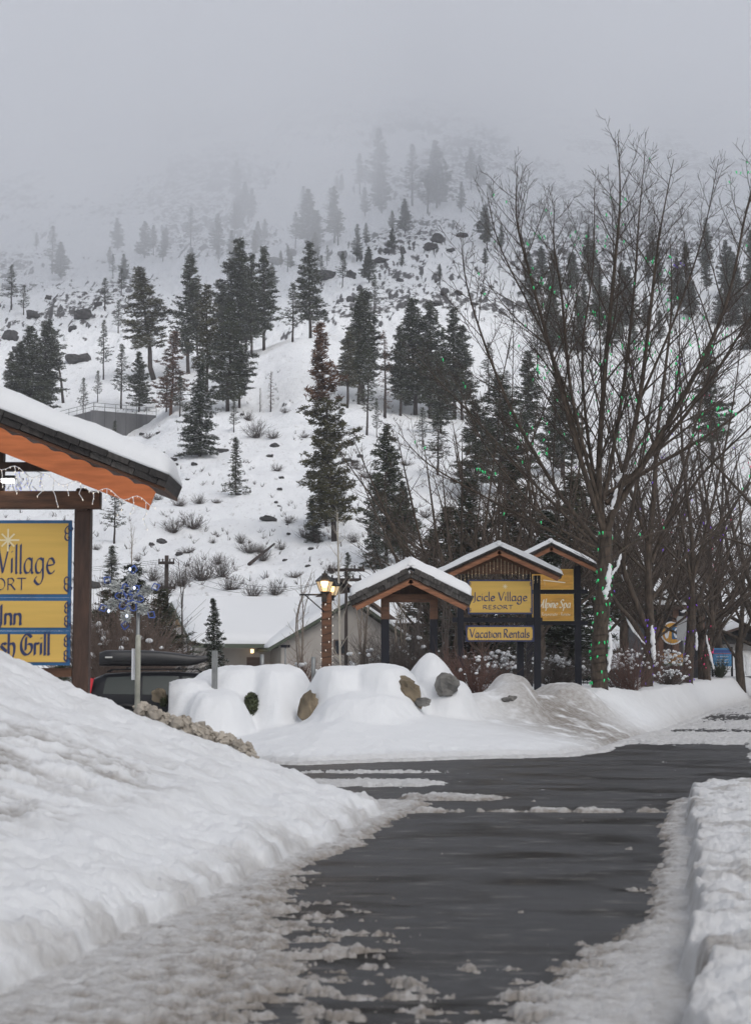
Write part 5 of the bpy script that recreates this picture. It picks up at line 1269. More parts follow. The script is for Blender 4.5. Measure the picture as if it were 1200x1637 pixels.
b = MB(); b.tube([(.16, .08, -2.8), (.16, .08, .1)], .035, 6); b.tube([(.16, .08, 0), (0, 0, 0)], .02, 4); b.build('pole', M_POSTG, so)

# ------------------------------------------------------------------ posts and small signs
def zpt(px, Y): x = atx(px, Y); return Vector((x, Y, gz(x, Y)))
Y = 31.; O = zpt(220.5, Y)
r_ = thing('sign_post', 'pale weathered post with a white plate seen edge on, in front of the dark car', 'post', O); b = MB(); b.tube([(0, 0, -.3), (0, 0, lz(1022)), (0, 0, lz(1015))], [.048, .048, .038], 12); b.build('post', M_POSTW, r_)
b = MB(); b.box((lx(213.5), -.02, (lz(1037) + lz(1087)) / 2), (.022, .30, lz(1037) - lz(1087)), bev=.004); b.build('sign_plate', M_PLATE, r_)
Y = 35.6; O = zpt(343.5, Y)
r_ = thing('sign_post', 'short grey metal channel post standing in the snow mound', 'post', O); b = MB(); b.box((0, 0, lz(1040) / 2 - .1), (.035, .07, lz(1040) + .2)); b.box((-.04, -.01, lz(1040) / 2 - .1), (.04, .02, lz(1040) + .2)); b.box((.04, -.01, lz(1040) / 2 - .1), (.04, .02, lz(1040) + .2)); b.build('post', M_POSTG, r_)
Y = 62.; O = zpt(456, Y)
r_ = thing('street_sign', 'small dark street name sign on a thin post before the pale house', 'street sign', O); b = MB(); b.tube([(0, 0, 0), (0, 0, lz(1031))], .03, 6); b.build('post', M_POSTG, r_); b = MB(); b.box((0, -.04, lz(1033)), (.33, .02, .10)); b.build('sign_plate', M_NAVY, r_)
for px, ty2, lab in ((419, 1046, 'grey bollard in front of the lit doorway of the pale house'), (501, 1050, 'grey bollard just left of the lamp post')):
    Y = 58.; O = zpt(px, Y); r_ = thing('bollard', lab, 'bollard', O, group='bollards by the house'); b = MB(); b.tube([(0, 0, 0), (0, 0, lz(ty2))], .07, 10); b.build('post', M_POSTG, r_)
# back of big road sign
Y = 74.; O = zpt(1093, Y)
r_ = thing('road_sign', 'back of a pale grey road sign half behind the purple lit trunk', 'road sign', O); b = MB()
b.prism([(lx(1082), lz(1024)), (lx(1082), lz(988)), (lx(1084), lz(985)), (lx(1106), lz(985)), (lx(1106), lz(1024))], -.02, .02); b.build('sign_plate', mat('sign_back_grey', (.33, .34, .35), .6, var=.1), r_)
b = MB(); b.tube([(0, .05, -.2), (0, .05, lz(985))], .045, 6); b.build('post', M_POSTG, r_)

# ------------------------------------------------------------------ utility poles and wires
def pole(px, by, ty, Y, arms, lab, w=.15):
    O_ = at(px, by, Y); r_ = thing('utility_pole', lab, 'utility pole', O_ - Vector((0, 0, .5)), group='wooden power poles'); H = zz(ty, Y) - O_.z + .5; b = MB(); b.tube([(0, 0, 0), (0, 0, H)], [w, w * .7], 8); b.build('pole', M_PBARK, r_)
    for dz, hw in arms:
        b = MB(); b.box((0, -.16, H - dz), (hw * 2, .12, .14)); 
        for k in (-.9, -.45, .45, .9): b.tube([(k * hw, -.16, H - dz), (k * hw, -.16, H - dz + .22)], .04, 5)
        b.build('crossarm', M_PBARK, r_)
    return O_ + Vector((0, -.16, H - .5))
pa = pole(265, 1060, 888, 92, [(.4, .42 * 1.0 + .0), (1.7, .5)], 'wooden power pole with two crossarms left of the pale house')
pb_ = pole(553, 1065, 908, 80, [(.1, .85), (.55, .7)], 'power pole with a wide crossarm behind the double lantern', .085)
pc = pole(682, 1065, 878, 84, [(.3, .5)], 'dark power pole behind the peak of the small roofed arch', .10)
pd = pole(893, 1070, 800, 88, [(.4, .8)], 'power pole hidden among the firs behind the amber sign')
b = MB()
chain = [Vector((-60, 110, pa.z)), pa, pb_, pc, pd, Vector((60, 95, pd.z))]
for off in (-.5, 0, .5):
    for p, q_ in zip(chain, chain[1:]):
        pts = []
        for i in range(21):
            t = i / 20; v = p.lerp(q_, t) + Vector((off, 0, -.3 - 1.1 * 4 * t * (1 - t) + off * .3)); pts.append(v)
        b.tube(pts, .009, 3, cap=False)
tag(b.build('power_line', M_BLACK), 'thin dark wires strung between the wooden power poles', 'power line')

# ------------------------------------------------------------------ houses
M_STUCCO = mat('pale_stucco', (.40, .37, .34), .85, var=.08, vscale=1.5); M_TRIMG = mat('dull_green_trim', (.07, .085, .06), .6); M_SIDING = mat('ochre_siding', (.26, .16, .06), .7, var=.3, vscale=2, stretch=(1, 1, 8)); M_WIN = mat('window_glass', (.04, .045, .055), .15)
M_BROWNS = mat('brown_siding', (.13, .095, .08), .8, var=.25, vscale=2, stretch=(1, 1, 9)); M_BROWNR = mat('brown_roof', (.10, .07, .058), .85, var=.35, vscale=1.5)
Y = 80.; O = Vector((atx(318, Y), Y, .9)); hs_ = thing('house', 'pale stucco house with a wide snowy roof and a small lit door lamp', 'house', O)
# local coordinates: left gable recedes; ridge axis slightly turned
ua = Vector((math.cos(.28), math.sin(.28), 0)); va = Vector((-math.sin(.28), math.cos(.28), 0))
def hp(a, d, z): v = ua * a + va * d; return (v.x, v.y, z)
eh = zz(1028, Y) - O.z; rh = zz(968, Y + 5) - O.z; D_ = 5.2; Lh = 8.2
b = MB(); b.add([hp(0, 0, -.6), hp(0, 2 * D_, -.6), hp(0, 2 * D_, eh), hp(0, D_, rh - .12), hp(0, 0, eh)], [(0, 1, 2, 3, 4)]); b.add([hp(0, .9, -.6), hp(Lh, .9, -.6), hp(Lh, .9, eh + .35), hp(0, .9, eh + .35)], [(0, 1, 2, 3)])
b.add([hp(Lh, 0, -.6), hp(Lh, 2 * D_, -.6), hp(Lh, 2 * D_, eh), hp(Lh, D_, rh - .12), hp(Lh, 0, eh)], [(0, 1, 2, 3, 4)]); b.add([hp(0, 2 * D_, -.6), hp(Lh, 2 * D_, -.6), hp(Lh, 2 * D_, eh), hp(0, 2 * D_, eh)], [(0, 1, 2, 3)])
b.add([hp(-.01, 0, -.6), hp(.35, 0, -.6), hp(.35, 0, eh), hp(-.01, 0, eh)], [(0, 1, 2, 3)]); b.build('wall', M_STUCCO, hs_)
b = MB(); b.add([hp(-.03, D_ - 1.6, rh - 1.05), hp(-.03, D_ + 1.6, rh - 1.05), hp(-.03, D_, rh - .1)], [(0, 1, 2)]); b.build('gable_siding', M_SIDING, hs_)
for dd in (1.6, 3.0):
    f = MB(); f.add([hp(-.04, dd - .32, 1.15), hp(-.04, dd + .32, 1.15), hp(-.04, dd + .32, 2.0), hp(-.04, dd - .32, 2.0)], [(0, 1, 2, 3)]); wd_ = f.build('window', M_TRIMG, hs_)
    f = MB(); f.add([hp(-.06, dd - .26, 1.2), hp(-.06, dd + .26, 1.2), hp(-.06, dd + .26, 1.95), hp(-.06, dd - .26, 1.95)], [(0, 1, 2, 3)]); f.build('pane', M_WIN, wd_)
# main roof (wood deck + snow layer)
def slab4(b, c4, th, mat=0):
    lo_ = [Vector(p) for p in c4]; up = [p + Vector((0, 0, th)) for p in lo_]; b.add(lo_ + up, [(3, 2, 1, 0), (4, 5, 6, 7), (0, 1, 5, 4), (1, 2, 6, 5), (2, 3, 7, 6), (3, 0, 4, 7)], mat)
b = MB(); sl_ = (rh - eh) / D_
slab4(b, [hp(-.45, -.6, eh - .6 * sl_), hp(Lh + 1, -.6, eh - .6 * sl_), hp(Lh + 1, D_, rh), hp(-.45, D_, rh)], .16); slab4(b, [hp(-.45, D_, rh), hp(Lh + 1, D_, rh), hp(Lh + 1, 2 * D_ + .6, eh - .6 * sl_), hp(-.45, 2 * D_ + .6, eh - .6 * sl_)], .16)
rf = b.build('roof', M_TRIMG, hs_)
def snow_sheet(b, c4, th, n=24, m=12, seed=0):
    p00, p10, p11, p01 = [Vector(p) for p in c4]; V = []
    for i in range(n + 1):
        for j in range(m + 1):
            s1, t = i / n, j / m; p = p00.lerp(p10, s1).lerp(p01.lerp(p11, s1), t); e = min(1, 12 * min(s1, 1 - s1)) ** .4 * min(1, 10 * t + .15) ** .4
            V.append(p + Vector((0, 0, .17 + th * e * (1 + .2 * mnoise.noise(p * .8)))))
    o = len(V)
    for i in range(n + 1):
        for j in range(m + 1):
            s1, t = i / n, j / m; V.append(p00.lerp(p10, s1).lerp(p01.lerp(p11, s1), t) + Vector((0, 0, .165)))
    c = m + 1; Fs = []
    for i in range(n):
        for j in range(m): a = i * c + j; Fs.append((a, a + c, a + c + 1, a + 1))
    for i in range(n): a = i * c; Fs.append((a + c, a, a + o, a + c + o))
    for j in range(m): Fs.append((j, j + 1, j + 1 + o, j + o)); a = n * c + j; Fs.append((a + 1, a, a + o, a + 1 + o))
    b.add(V, Fs, 0, True)
b = MB(); snow_sheet(b, [hp(-.42, -.55, eh - .55 * sl_), hp(Lh + 1, -.55, eh - .55 * sl_), hp(Lh + 1, D_ + .05, rh), hp(-.42, D_ + .05, rh)], .32); b.build('snow', M_SNOW, rf)
# right wing, gable to the camera
wl0, wr = 3.55, 9.6; wc = (wl0 + wr) / 2 + .3; pz_ = rh + .02
b = MB(); b.add([hp(wl0, -1.2, -.6), hp(wr, -1.2, -.6), hp(wr, -1.2, eh), hp(wc, -1.2, pz_ - .1), hp(wl0, -1.2, eh - .05)], [(0, 1, 2, 3, 4)]); b.add([hp(wl0, -1.2, -.6), hp(wl0, .9, -.6), hp(wl0, .9, eh), hp(wl0, -1.2, eh)], [(0, 1, 2, 3)]); b.add([hp(wr, -1.2, -.6), hp(wr, 6, -.6), hp(wr, 6, eh), hp(wr, -1.2, eh)], [(0, 1, 2, 3)]); b.build('wall', M_STUCCO, hs_)
b = MB(); sw = (pz_ - eh) / (wc - wl0)
slab4(b, [hp(wl0 - .7, -1.6, eh - .7 * sw), hp(wc, -1.6, pz_), hp(wc, 6, pz_), hp(wl0 - .7, 6, eh - .7 * sw)], .14); slab4(b, [hp(wc, -1.6, pz_), hp(wr + .7, -1.6, eh - .7 * sw), hp(wr + .7, 6, eh - .7 * sw), hp(wc, 6, pz_)], .14)
rf = b.build('roof', M_TRIMG, hs_); b = MB(); snow_sheet(b, [hp(wl0 - .66, 6, eh - .66 * sw), hp(wl0 - .66, -1.55, eh - .66 * sw), hp(wc, -1.55, pz_), hp(wc, 6, pz_)], .26, seed=3); snow_sheet(b, [hp(wr + .66, -1.55, eh - .66 * sw), hp(wr + .66, 6, eh - .66 * sw), hp(wc, 6, pz_), hp(wc, -1.55, pz_)], .26, seed=4); b.build('snow', M_SNOW, rf)
for a, z0, z1 in ((6.3, 1.3, 2.0), (6.3, .5, .8)):
    f = MB(); f.add([hp(a - .3, -1.22, z0), hp(a + .3, -1.22, z0), hp(a + .3, -1.22, z1), hp(a - .3, -1.22, z1)], [(0, 1, 2, 3)]); wd_ = f.build('window', M_BROWNS, hs_); f = MB(); f.add([hp(a - .22, -1.24, z0 + .06), hp(a + .22, -1.24, z0 + .06), hp(a + .22, -1.24, z1 - .06), hp(a - .22, -1.24, z1 - .06)], [(0, 1, 2, 3)]); f.build('pane', M_WIN, wd_)
b = MB(); b.add([hp(2.4, .88, -.6), hp(3.2, .88, -.6), hp(3.2, .88, 1.2), hp(2.4, .88, 1.2)], [(0, 1, 2, 3)]); b.build('door', M_BROWNS, hs_)
b = MB(); lpz = at(404, 1041, 81.5) - O; b.box((lpz.x, lpz.y - .4, lpz.z), (.14, .1, .18)); b.build('wall_lamp', mat('porch_glow', (1, .8, .5), .4, emit=(1, .66, .3), estr=3), hs_)
# brown cabin
Y = 92.; O = Vector((atx(545, Y), Y, 1.0)); cb_ = thing('cabin', 'brown wooden cabin with a steep roof behind the timber lamp post', 'house', O); b = MB()
pk = lz(930); ev = lz(1000); hw = lx(640) - lx(545)
b.prism([(-hw * .9, -.5), (hw * .9, -.5), (hw * .9, ev + .3), (0, pk - .2), (-hw * .9, ev + .3)], 0, 7); b.build('wall', M_BROWNS, cb_)
b = MB(); quadslab(b, (0, pk), (-hw, ev), -.5, 7.5, 0, .14); quadslab(b, (0, pk), (hw, ev), -.5, 7.5, 0, .14); rf = b.build('roof', M_BROWNR, cb_)
b = MB(); snow_slab(b, (0, pk + .18), (hw, ev + .18), .8, 7.5, .22, 7); snow_slab(b, (0, pk + .18), (-hw, ev + .18), .8, 7.5, .22, 8); b.build('snow', M_SNOW, rf)
f = MB(); f.box((1.2, -.03, 1.2), (.8, .06, .9)); wd_ = f.build('window', M_TRIMG, cb_); f = MB(); f.box((1.2, -.07, 1.2), (.66, .03, .76)); f.build('pane', M_WIN, wd_)
# long brown building behind the arch
Y = 90.; O = Vector((atx(690, Y), Y, 1.0)); cb_ = thing('lodge', 'low brown building seen behind the posts of the small roofed arch', 'building', O); b = MB(); b.box((0, 4, lz(1000) / 2 - .2), (7.2, 8, lz(1000) + .4)); b.build('wall', M_BROWNS, cb_)
b = MB(); quadslab(b, (-3.9, lz(1002)), (3.9, lz(1002)), -.6, 9, 0, .15); rf = b.build('roof', M_BROWNR, cb_); b = MB(); snow_slab(b, (-3.9, lz(1002) + .16), (3.9, lz(1002) + .16), -.6, 9, .25, 11); b.build('snow', M_SNOW, rf)
for a in (-2.2, 0, 2.2):
    f = MB(); f.box((a, -.03, 1.3), (1.0, .06, .9)); wd_ = f.build('window', M_TRIMG, cb_); f = MB(); f.box((a, -.07, 1.3), (.86, .03, .76)); f.build('pane', M_WIN, wd_)
# building with the round emblem
Y = 84.; O = Vector((atx(1082, Y), Y, 1.0)); eb = thing('shop_building', 'dark brown shop front with wooden columns and a round orange emblem', 'building', O); b = MB()
b.box((lx(1082), 4, lz(975) / 2), (lx(1128) - lx(1030), 8, lz(975)), 0); b.build('wall', mat('dark_slate_siding', (.05, .055, .065), .7, var=.3), eb)
for px in (1052, 1077, 1118):
    b = MB(); b.box((lx(px), -.5, lz(975) / 2 - .2), (.28, .28, lz(975) + .4), bev=.02); b.build('column', mat('brown_column', (.14, .075, .05), .7, var=.3), eb)
b = MB(); quadslab(b, (lx(1026), lz(975)), (lx(1132), lz(975)), -.9, 9, 0, .2); rf = b.build('roof', M_BROWNR, eb); b = MB(); snow_slab(b, (lx(1026), lz(975) + .21), (lx(1132), lz(975) + .21), -.9, 9, .3, 12); b.build('snow', M_SNOW, rf)
Y = 83.3
em = thing('shop_sign', 'round orange, white and blue emblem board over a golden panel between the trunks', 'sign', at(1074, 1012, Y)); O = em.location.copy()
b = MB(); R_ = 18.5 / ppm(Y)
b.prism([(R_ * math.cos(a * math.pi / 16), R_ * math.sin(a * math.pi / 16)) for a in range(32)], 0, .05, 1); b.prism([(R_ * .88 * math.cos(a * math.pi / 16), R_ * .88 * math.sin(a * math.pi / 16)) for a in range(32)], -.02, -.001, 0); b.build('disc', [M_GOLD2, M_PLATE], em)
b = MB(); b.box((R_ * .35, -.03, 0), (R_ * .8, .01, R_ * 1.05)); b.build('blue_panel', mat('emblem_blue', (.03, .12, .25), .5), em)
b = MB()
for pts in (arc(.42 * R_, 0, .24 * R_, .38 * R_, 50, 310), [(.3 * R_, 0), (.62 * R_, 0)], [(-.45 * R_, -.4 * R_), (-.3 * R_, .4 * R_)], arc(-.3 * R_, 0, .3 * R_, .5 * R_, 100, 240)): nib(b, pts, .09 * 1.2, .6, -.042, .7)
b.build('lettering', M_PLATE, em)
b = MB(); b.box((0, .0, lz(1054)), (lx(1090) - lx(1055), .05, .55), 0); b.box((0, -.03, lz(1062)), (lx(1090) - lx(1055) - .03, .012, .14), 1); b.build('golden_panel', [M_GOLD2, mat('panel_green', (.10, .25, .10), .6)], em)
# pale building and blue notice board
Y = 98.; O = Vector((atx(1190, Y), Y, 1.1)); pbd = thing('motel', 'pale building with a snowy roof at the right behind the blue notice board', 'building', O); b = MB(); b.box((0, 4, lz(1030) / 2), (5.6, 7, lz(1030))); b.build('wall', mat('pale_siding', (.32, .31, .30), .8, var=.1), pbd)
b = MB(); quadslab(b, (0, lz(1003)), (-3.2, lz(1032)), -.6, 8, 0, .12); quadslab(b, (0, lz(1003)), (3.2, lz(1032)), -.6, 8, 0, .12); rf = b.build('roof', M_BROWNR, pbd); b = MB(); snow_slab(b, (0, lz(1003) + .14), (3.2, lz(1032) + .14), -.6, 8, .25, 13); snow_slab(b, (0, lz(1003) + .14), (-3.2, lz(1032) + .14), -.6, 8, .25, 14); b.build('snow', M_SNOW, rf)
for a in (-1.8, 0, 1.8):
    f = MB(); f.box((a, .47, 1.0), (.8, .06, .8)); wd_ = f.build('window', M_PLATE, pbd); f = MB(); f.box((a, .43, 1.0), (.66, .03, .66)); f.build('pane', M_WIN, wd_)
Y = 92.; O = zpt(1154, Y); nb_ = thing('notice_board', 'sky blue notice board on two dark posts near the right edge', 'sign', O)
for px in (1138, 1169): b = MB(); b.box((lx(px), 0, lz(1034) / 2 - .2), (.1, .1, lz(1034) + .4)); b.build('post', M_NAVY, nb_)
b = MB(); b.box((lx(1153.5), -.07, (lz(1036) + lz(1065)) / 2), (lx(1168) - lx(1139), .03, lz(1036) - lz(1065)), 0); b.box((lx(1153.5), -.09, lz(1041)), (lx(1168) - lx(1139) - .02, .012, .16), 1); b.box((lx(1153.5), -.09, lz(1045)), (lx(1168) - lx(1139) - .02, .014, .04), 2); b.box((lx(1153.5), -.08, lz(1066)), (lx(1168) - lx(1139), .05, .05), 3)
bdd = b.build('sign_board', [mat('sky_blue_board', (.10, .33, .62), .5), mat('deep_blue_band', (.06, .12, .36), .5), mat('red_stripe', (.4, .08, .12), .5), M_PLATE], nb_)
b = MB()
for z_ in (1050, 1055, 1059): nib(b, [(lx(1144), lz(z_)), (lx(1150), lz(z_ - .4)), (lx(1158), lz(z_)), (lx(1163), lz(z_ - .3))], .035, 1.3, -.1, .6)
b.build('lettering', M_PLATE, bdd)
# iron fence behind the signs
Y = 60.; fo = thing('iron_fence', 'low black iron fence behind the sign posts', 'fence', zpt(800, Y)); O = fo.location.copy(); b = MB(); x0 = lx(770); x1 = lx(1000)
b.tube([(x0, 0, lz(1074)), (x1, 0, lz(1074))], .018, 4); b.tube([(x0, 0, lz(1092)), (x1, 0, lz(1092))], .018, 4); b.build('rail', M_BLACK, fo); b = MB(); n = int((x1 - x0) / .13)
for i in range(n + 1): x = x0 + (x1 - x0) * i / n; b.tube([(x, 0, -.1), (x, 0, lz(1071))], .010, 4)
b.build('pickets', M_BLACK, fo)

# ------------------------------------------------------------------ shrubs by the signs
def nshrub(px, Y, R, H, n, mt, lab, seed, snow=0, rad=.007):
    o = shrub('shrub', lab, seed, R, H, n, mt, 'shrubs around the signs', rad, snow); o.location = zpt(px, Y)
nshrub(760, 40.8, .80, 1.0, 95, M_REDTWIG, 'reddish twiggy shrub by the rounded snow mound under the middle sign', 91, 8)
nshrub(718, 43.5, .6, 1.0, 45, M_REDTWIG, 'darker red twiggy shrub beside the tallest snow capped boulder', 92)
nshrub(1010, 50, .9, 1.3, 80, M_REDTWIG, 'dark snowy shrub between the first two bare trunks', 93, 26)
nshrub(985, 52, .8, 1.1, 60, M_SHRUB, 'snowy shrub just right of the nearest bare trunk', 94, 18)
nshrub(1068, 62, 1.1, 1.3, 90, M_REDTWIG, 'snow dotted shrub below the round orange emblem', 95, 40)
nshrub(1072, 60, .8, .55, 70, M_SHRUB, 'low snow covered shrub between the second and third trunks', 96, 30)
nshrub(1150, 84, .5, .8, 60, M_SPRUCE, 'small dark evergreen bush on the snow right of the fourth trunk', 97, 5, .012)
nshrub(172, 52, 1.9, 2.6, 340, mat('brown_hedge_twigs', (.13, .095, .078), .85, var=.3), 'tall brown leafless hedge right of the near sign post', 98, 10, .010)
nshrub(228, 55, 1.7, 1.9, 240, M_SHRUB, 'brown leafless hedge behind the dark car, left of the house', 99, 10, .010)
nshrub(205, 50, 1.5, 2.4, 240, bpy.data.materials['brown_hedge_twigs'], 'brown leafless hedge directly below the lit snowflake', 107, 8, .009)
nshrub(600, 55, 1.3, 1.4, 170, M_SHRUB, 'tangled shrub between the lamp post and the small arch', 100, 8)
nshrub(655, 54, 1.2, 1.7, 170, M_SHRUB, 'tangled shrub seen between the posts of the small arch', 101, 8)
nshrub(480, 60, 1.3, .8, 120, M_REDTWIG, 'low brown bush at the foot of the pale house wing', 102, 4)
nshrub(810, 54, 1.3, 1.2, 150, M_SHRUB, 'snow laden shrub under the lower board of the middle sign', 103, 40)
nshrub(890, 58, 1.3, 1.1, 150, M_SHRUB, 'shrub behind the iron fence beneath the amber boards', 104, 20)
# dark green hedge showing through the snow
def leafy(lab, c, size, n, seed):
    r_ = np.random.default_rng(seed); d = r_.normal(0, 1, (n, 3)); d /= np.linalg.norm(d, axis=1, keepdims=True); p = d * np.array(size) * r_.uniform(.75, 1.05, (n, 1))
    a = r_.normal(0, 1, (n, 3)); a /= np.linalg.norm(a, axis=1, keepdims=True); b_ = np.cross(a, d); b_ /= np.linalg.norm(b_, axis=1, keepdims=True); k = r_.uniform(.018, .045, (n, 1))
    V = np.stack([p - a * k, p - b_ * k * .5, p + a * k, p + b_ * k * .5], 1).reshape(-1, 3); o = npmesh('evergreen_bush', V, np.arange(n * 4).reshape(n, 4), mat('moss_green_leaves', (.045, .055, .022), .8, var=.5, vscale=8)); o.location = c
    return tag(o, lab, 'bush')
leafy('dark green bush showing through a gap in the snow mound', at(402, 1131, 35.45), (.16, .22, .30), 1800, 1)
leafy('tip of a dark green bush beside the car end of the snow mound', at(262, 1120, 35.7), (.08, .15, .13), 500, 2)

# ------------------------------------------------------------------ dirty snow rubble on the back of the near bank
b = MB(); rn = random.Random(12); V0 = []
for k in range(420):
    t = rn.random() ** .8; px = 222 + 175 * t + rn.gauss(0, 8); py = 1136 + 64 * t + rn.uniform(-8, 14); Yk = 20.25 + rn.uniform(-.3, .4) - .5 * t
    r = rn.uniform(.015, .075) * (1.1 - .4 * t); c = at(px, py, Yk); n, m = 9, 6; V = []
    for j in range(m + 1):
        ph = math.pi * j / m
        for i in range(n):
            th = 2 * math.pi * i / n; d = Vector((math.sin(ph) * math.cos(th), math.sin(ph) * math.sin(th), math.cos(ph))); V.append(c + d * r * (1 + .7 * mnoise.noise(d * 1.5 + Vector((k * 3.3, 0, 0))) - .3 * abs(mnoise.noise(d * 4 + Vector((k, 5, 0))))))
    b.add(V, [(j * n + i, (j + 1) * n + i, (j + 1) * n + (i + 1) % n, j * n + (i + 1) % n) for j in range(m) for i in range(n)], 0, False)
tag(b.build('snow_rubble', mat('dirty_snow', (.38, .34, .29), .85, var=.3, vscale=5, bump=.8, bscale=14)), 'heap of dirty brown snow lumps on the shoulder of the left bank', 'snow rubble', kind='stuff')

# ------------------------------------------------------------------ dark estate car with roof box
Y = 40.; x0 = atx(138, Y) ; O = Vector((x0, Y, 0.02)); car = thing('parked_car', 'dark estate car with a black roof box, parked behind the snow banks', 'car', O, math.radians(6))
M_CAR = mat('dark_car_paint', (.012, .013, .016), .38, spec=.22, bump=0); M_CGL = mat('car_glass', (.030, .038, .036), .10, spec=.35); M_RED = mat('tail_light_red', (.45, .02, .03), .3, emit=(.6, .02, .03), estr=.25); M_RUB = mat('tyre_rubber', (.02, .02, .02), .8); M_RIM = mat('alloy_rim', (.4, .4, .42), .35, .8)
st = [  # x, top z, belt z, half width belt, half width roof, is greenhouse
 (0.0, .70, .62, .80, .70), (.06, 1.02, .92, .88, .78), (.22, 1.36, .98, .90, .70), (.45, 1.46, .98, .91, .67), (1.2, 1.50, .96, .92, .66), (2.0, 1.50, .95, .92, .66), (2.8, 1.46, .94, .92, .64), (3.25, 1.22, .94, .91, .72), (3.65, .98, .93, .90, .80), (4.3, .90, .84, .88, .78), (4.62, .76, .70, .82, .72), (4.72, .55, .5, .74, .66)]
b = MB(); V = []
for x, zt_, zb_, wb_, wr_ in st:
    half = [(wb_ * .93, .24), (wb_ * .99, .45), (wb_ * 1.0, .70 if zb_ > .72 else zb_ * .9), (wb_ * .985, zb_), (wr_ + (wb_ - wr_) * .35, zb_ + (zt_ - zb_) * .62), (wr_, zt_ - .05), (wr_ * .7, zt_ - .008), (0, zt_)]
    V += [(x, -a, z) for a, z in half] + [(x, a, z) for a, z in half[-2::-1]]
n = 15; m = len(st); b.add(V, [(i * n + k, (i + 1) * n + k, (i + 1) * n + k + 1, i * n + k + 1) for i in range(m - 1) for k in range(n - 1)], 0, True); b.add(V[:n], [tuple(range(n))]); b.add(V[-n:], [tuple(range(n))[::-1]])
b.build('body', M_CAR, car)
def side(x, t):
    xs_ = [s[0] for s in st]; zt_ = np.interp(x, xs_, [s[1] for s in st]); zb_ = np.interp(x, xs_, [s[2] for s in st]); wb_ = np.interp(x, xs_, [s[3] for s in st]); wr_ = np.interp(x, xs_, [s[4] for s in st])
    k = [(wb_ * .985, zb_), (wr_ + (wb_ - wr_) * .35, zb_ + (zt_ - zb_) * .62), (wr_, zt_ - .05)]
    tt = t * 1.0; 
    if tt < .62: f_ = tt / .62; a = k[0][0] + (k[1][0] - k[0][0]) * f_; z = k[0][1] + (k[1][1] - k[0][1]) * f_
    else: f_ = (tt - .62) / .38; a = k[1][0] + (k[2][0] - k[1][0]) * f_; z = k[1][1] + (k[2][1] - k[1][1]) * f_
    return a, z
for sgn in (-1, 1):
    for xa, xb, sk0, sk1 in ((.42, 1.22, .10, 0), (1.30, 2.10, 0, 0), (2.18, 3.02, 0, .42)):
        b = MB(); V = []
        for i in range(7):
            for t in (.06, .35, .62, .88):
                lo_ = xa; hi_ = xb; x = lo_ + sk0 * t + (hi_ + (sk1 * (1 - t) - .14 * (sk1 > 0)) - lo_ - sk0 * t) * i / 6; a, z = side(x, t); V.append((x, sgn * (a + .006), z))
        b.add(V, [(i * 4 + k, (i + 1) * 4 + k, (i + 1) * 4 + k + 1, i * 4 + k + 1) for i in range(6) for k in range(3)], 0, True); b.build('side_window', M_CGL, car)
    b = MB(); V = [(.02, sgn * .86, .88), (.12, sgn * .905, .90), (.20, sgn * .82, 1.34), (.14, sgn * .74, 1.36)]; b.add(V + [(p[0] + .02, p[1] + sgn * .03, p[2]) for p in V], [(0, 1, 2, 3), (4, 5, 6, 7), (0, 1, 5, 4), (1, 2, 6, 5), (2, 3, 7, 6), (3, 0, 4, 7)]); b.build('tail_light', M_RED, car)
    b = MB(); b.tube([(.5, sgn * .60, 1.49), (.6, sgn * .60, 1.55), (2.5, sgn * .59, 1.56), (2.65, sgn * .59, 1.48)], .018, 6); b.build('roof_rail', M_BLACK, car)
    b = MB(); b.box((2.95, sgn * 1.0, 1.0), (.12, .18, .14), bev=.03); b.build('mirror', M_CAR, car)
    b = MB(); b.lathe((0, 0, 0), [(.0, -.01), (.1, -.01), (.1, .02), (0, .02)], 6); 
    for wx_ in (.92, 3.72):
        b = MB(); ring = [(wx_ + .33 * math.cos(a), sgn * .86, .33 + .33 * math.sin(a)) for a in [i * math.pi / 14 for i in range(29)]]
        V = []
        for rr2, yy2 in ((.20, .93), (.31, .94), (.335, .91), (.335, .76), (.2, .74)): V += [(wx_ + rr2 * math.cos(i * math.pi / 12), sgn * yy2, .335 + rr2 * math.sin(i * math.pi / 12)) for i in range(24)]
        b.add(V, [(j * 24 + i, j * 24 + (i + 1) % 24, (j + 1) * 24 + (i + 1) % 24, (j + 1) * 24 + i) for j in range(4) for i in range(24)], 0, True); w_ = b.build('wheel', M_RUB, car)
        b = MB(); V = [(wx_, sgn * .925, .335)] + [(wx_ + .21 * math.cos(i * math.pi / 10), sgn * (.935 if i % 4 < 2 else .90), .335 + .21 * math.sin(i * math.pi / 10)) for i in range(20)]; b.add(V, [(0, 1 + i, 1 + (i + 1) % 20) for i in range(20)]); b.build('rim', M_RIM, w_)
        b = MB(); arc_ = [(wx_ + .40 * math.cos(a), sgn * .925, .36 + .40 * math.sin(a)) for a in [i * math.pi / 12 for i in range(13)]]; b.tube(arc_, .035, 6); b.build('wheel_arch', M_BLACK, car)
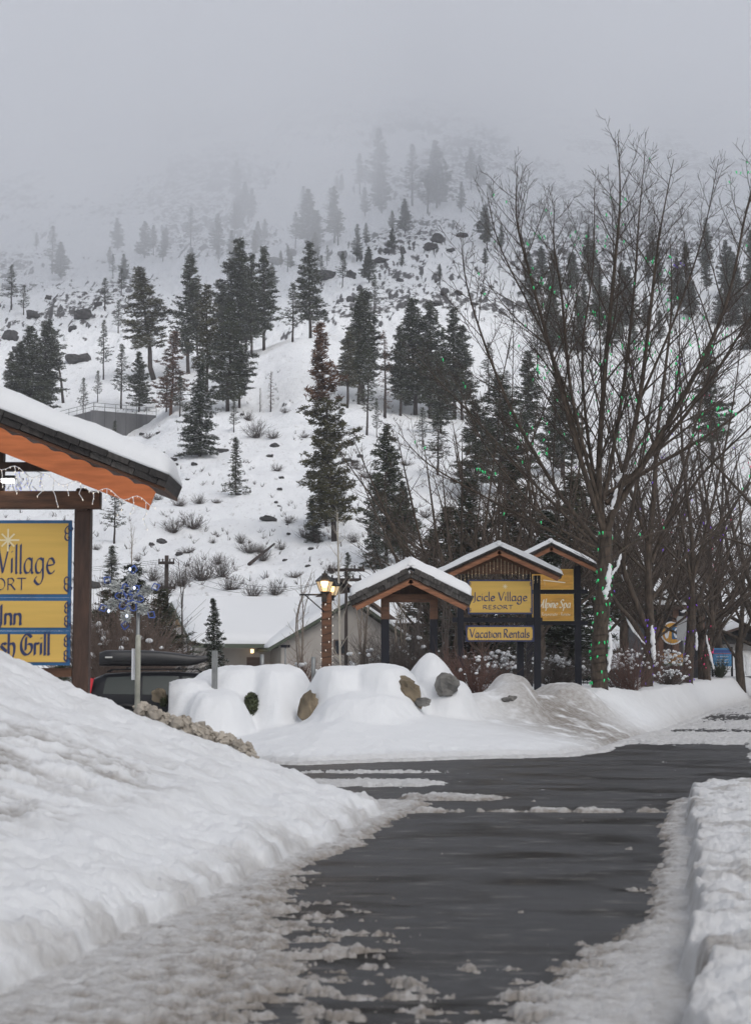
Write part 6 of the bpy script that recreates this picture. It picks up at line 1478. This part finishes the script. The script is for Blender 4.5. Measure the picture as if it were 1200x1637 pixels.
b = MB(); b.add([(.085, -.66, 1.0), (.085, .66, 1.0), (.225, .60, 1.34), (.225, -.60, 1.34)], [(0, 1, 2, 3)]); 
b.v = [(x - .02, y, z) for x, y, z in b.v]; b.build('rear_window', M_CGL, car)
for xr in (.95, 2.1): b = MB(); b.box((xr, 0, 1.585), (.06, 1.3, .035)); b.build('cross_bar', M_BLACK, car)
# roof box
bx = thing('roof_box', 'long black roof box strapped on the dark estate car', 'roof box', O + Vector((.36, -.35, 1.60)), math.radians(6)); b = MB(); V = []; m = 16
for i in range(m + 1):
    t = i / m; x = t * 2.42; wd_ = .36 * (math.sin(math.pi * min(1, t * 6 + .35) / 2 if t < .11 else math.pi / 2)) * (1 - .45 * max(0, (t - .55) / .45) ** 2); ht = .37 * (1 - .55 * max(0, (t - .35) / .65) ** 2) * (.86 if i == 0 else 1); z0_ = .02 + .10 * max(0, (t - .8) / .2) ** 2
    for k in range(16):
        a = 2 * math.pi * k / 16; c_, s2 = math.cos(a), math.sin(a); V.append((x, wd_ * math.copysign(abs(c_) ** .5, c_), z0_ + ht / 2 + (ht / 2 - z0_ * .3) * math.copysign(abs(s2) ** .55, s2)))
b.add(V, [(i * 16 + k, (i + 1) * 16 + k, (i + 1) * 16 + (k + 1) % 16, i * 16 + (k + 1) % 16) for i in range(m) for k in range(16)] , 0, True); b.add(V[:16], [tuple(range(16))]); b.add(V[-16:], [tuple(range(16))[::-1]])
b.build('shell', mat('black_box_plastic', (.020, .020, .022), .45), bx)
b = MB(); b.box((.22, -.37, .22), (.16, .006, .035)); b.build('badge', mat('badge_grey', (.5, .5, .48), .5), bx)
b = MB()
for i in range(m): t = i / m
b.tube([(.02, -.365, .13), (1.3, -.375, .125), (1.9, -.33, .13)], .006, 4); b.build('seam', M_BLACK, bx)

for k, p in P.items():
    if not used[k]:
        for c in list(p.children): bpy.data.objects.remove(c)
        bpy.data.objects.remove(p)
for o in list(bpy.data.objects):
    if 'h' in o.keys(): del o['h']
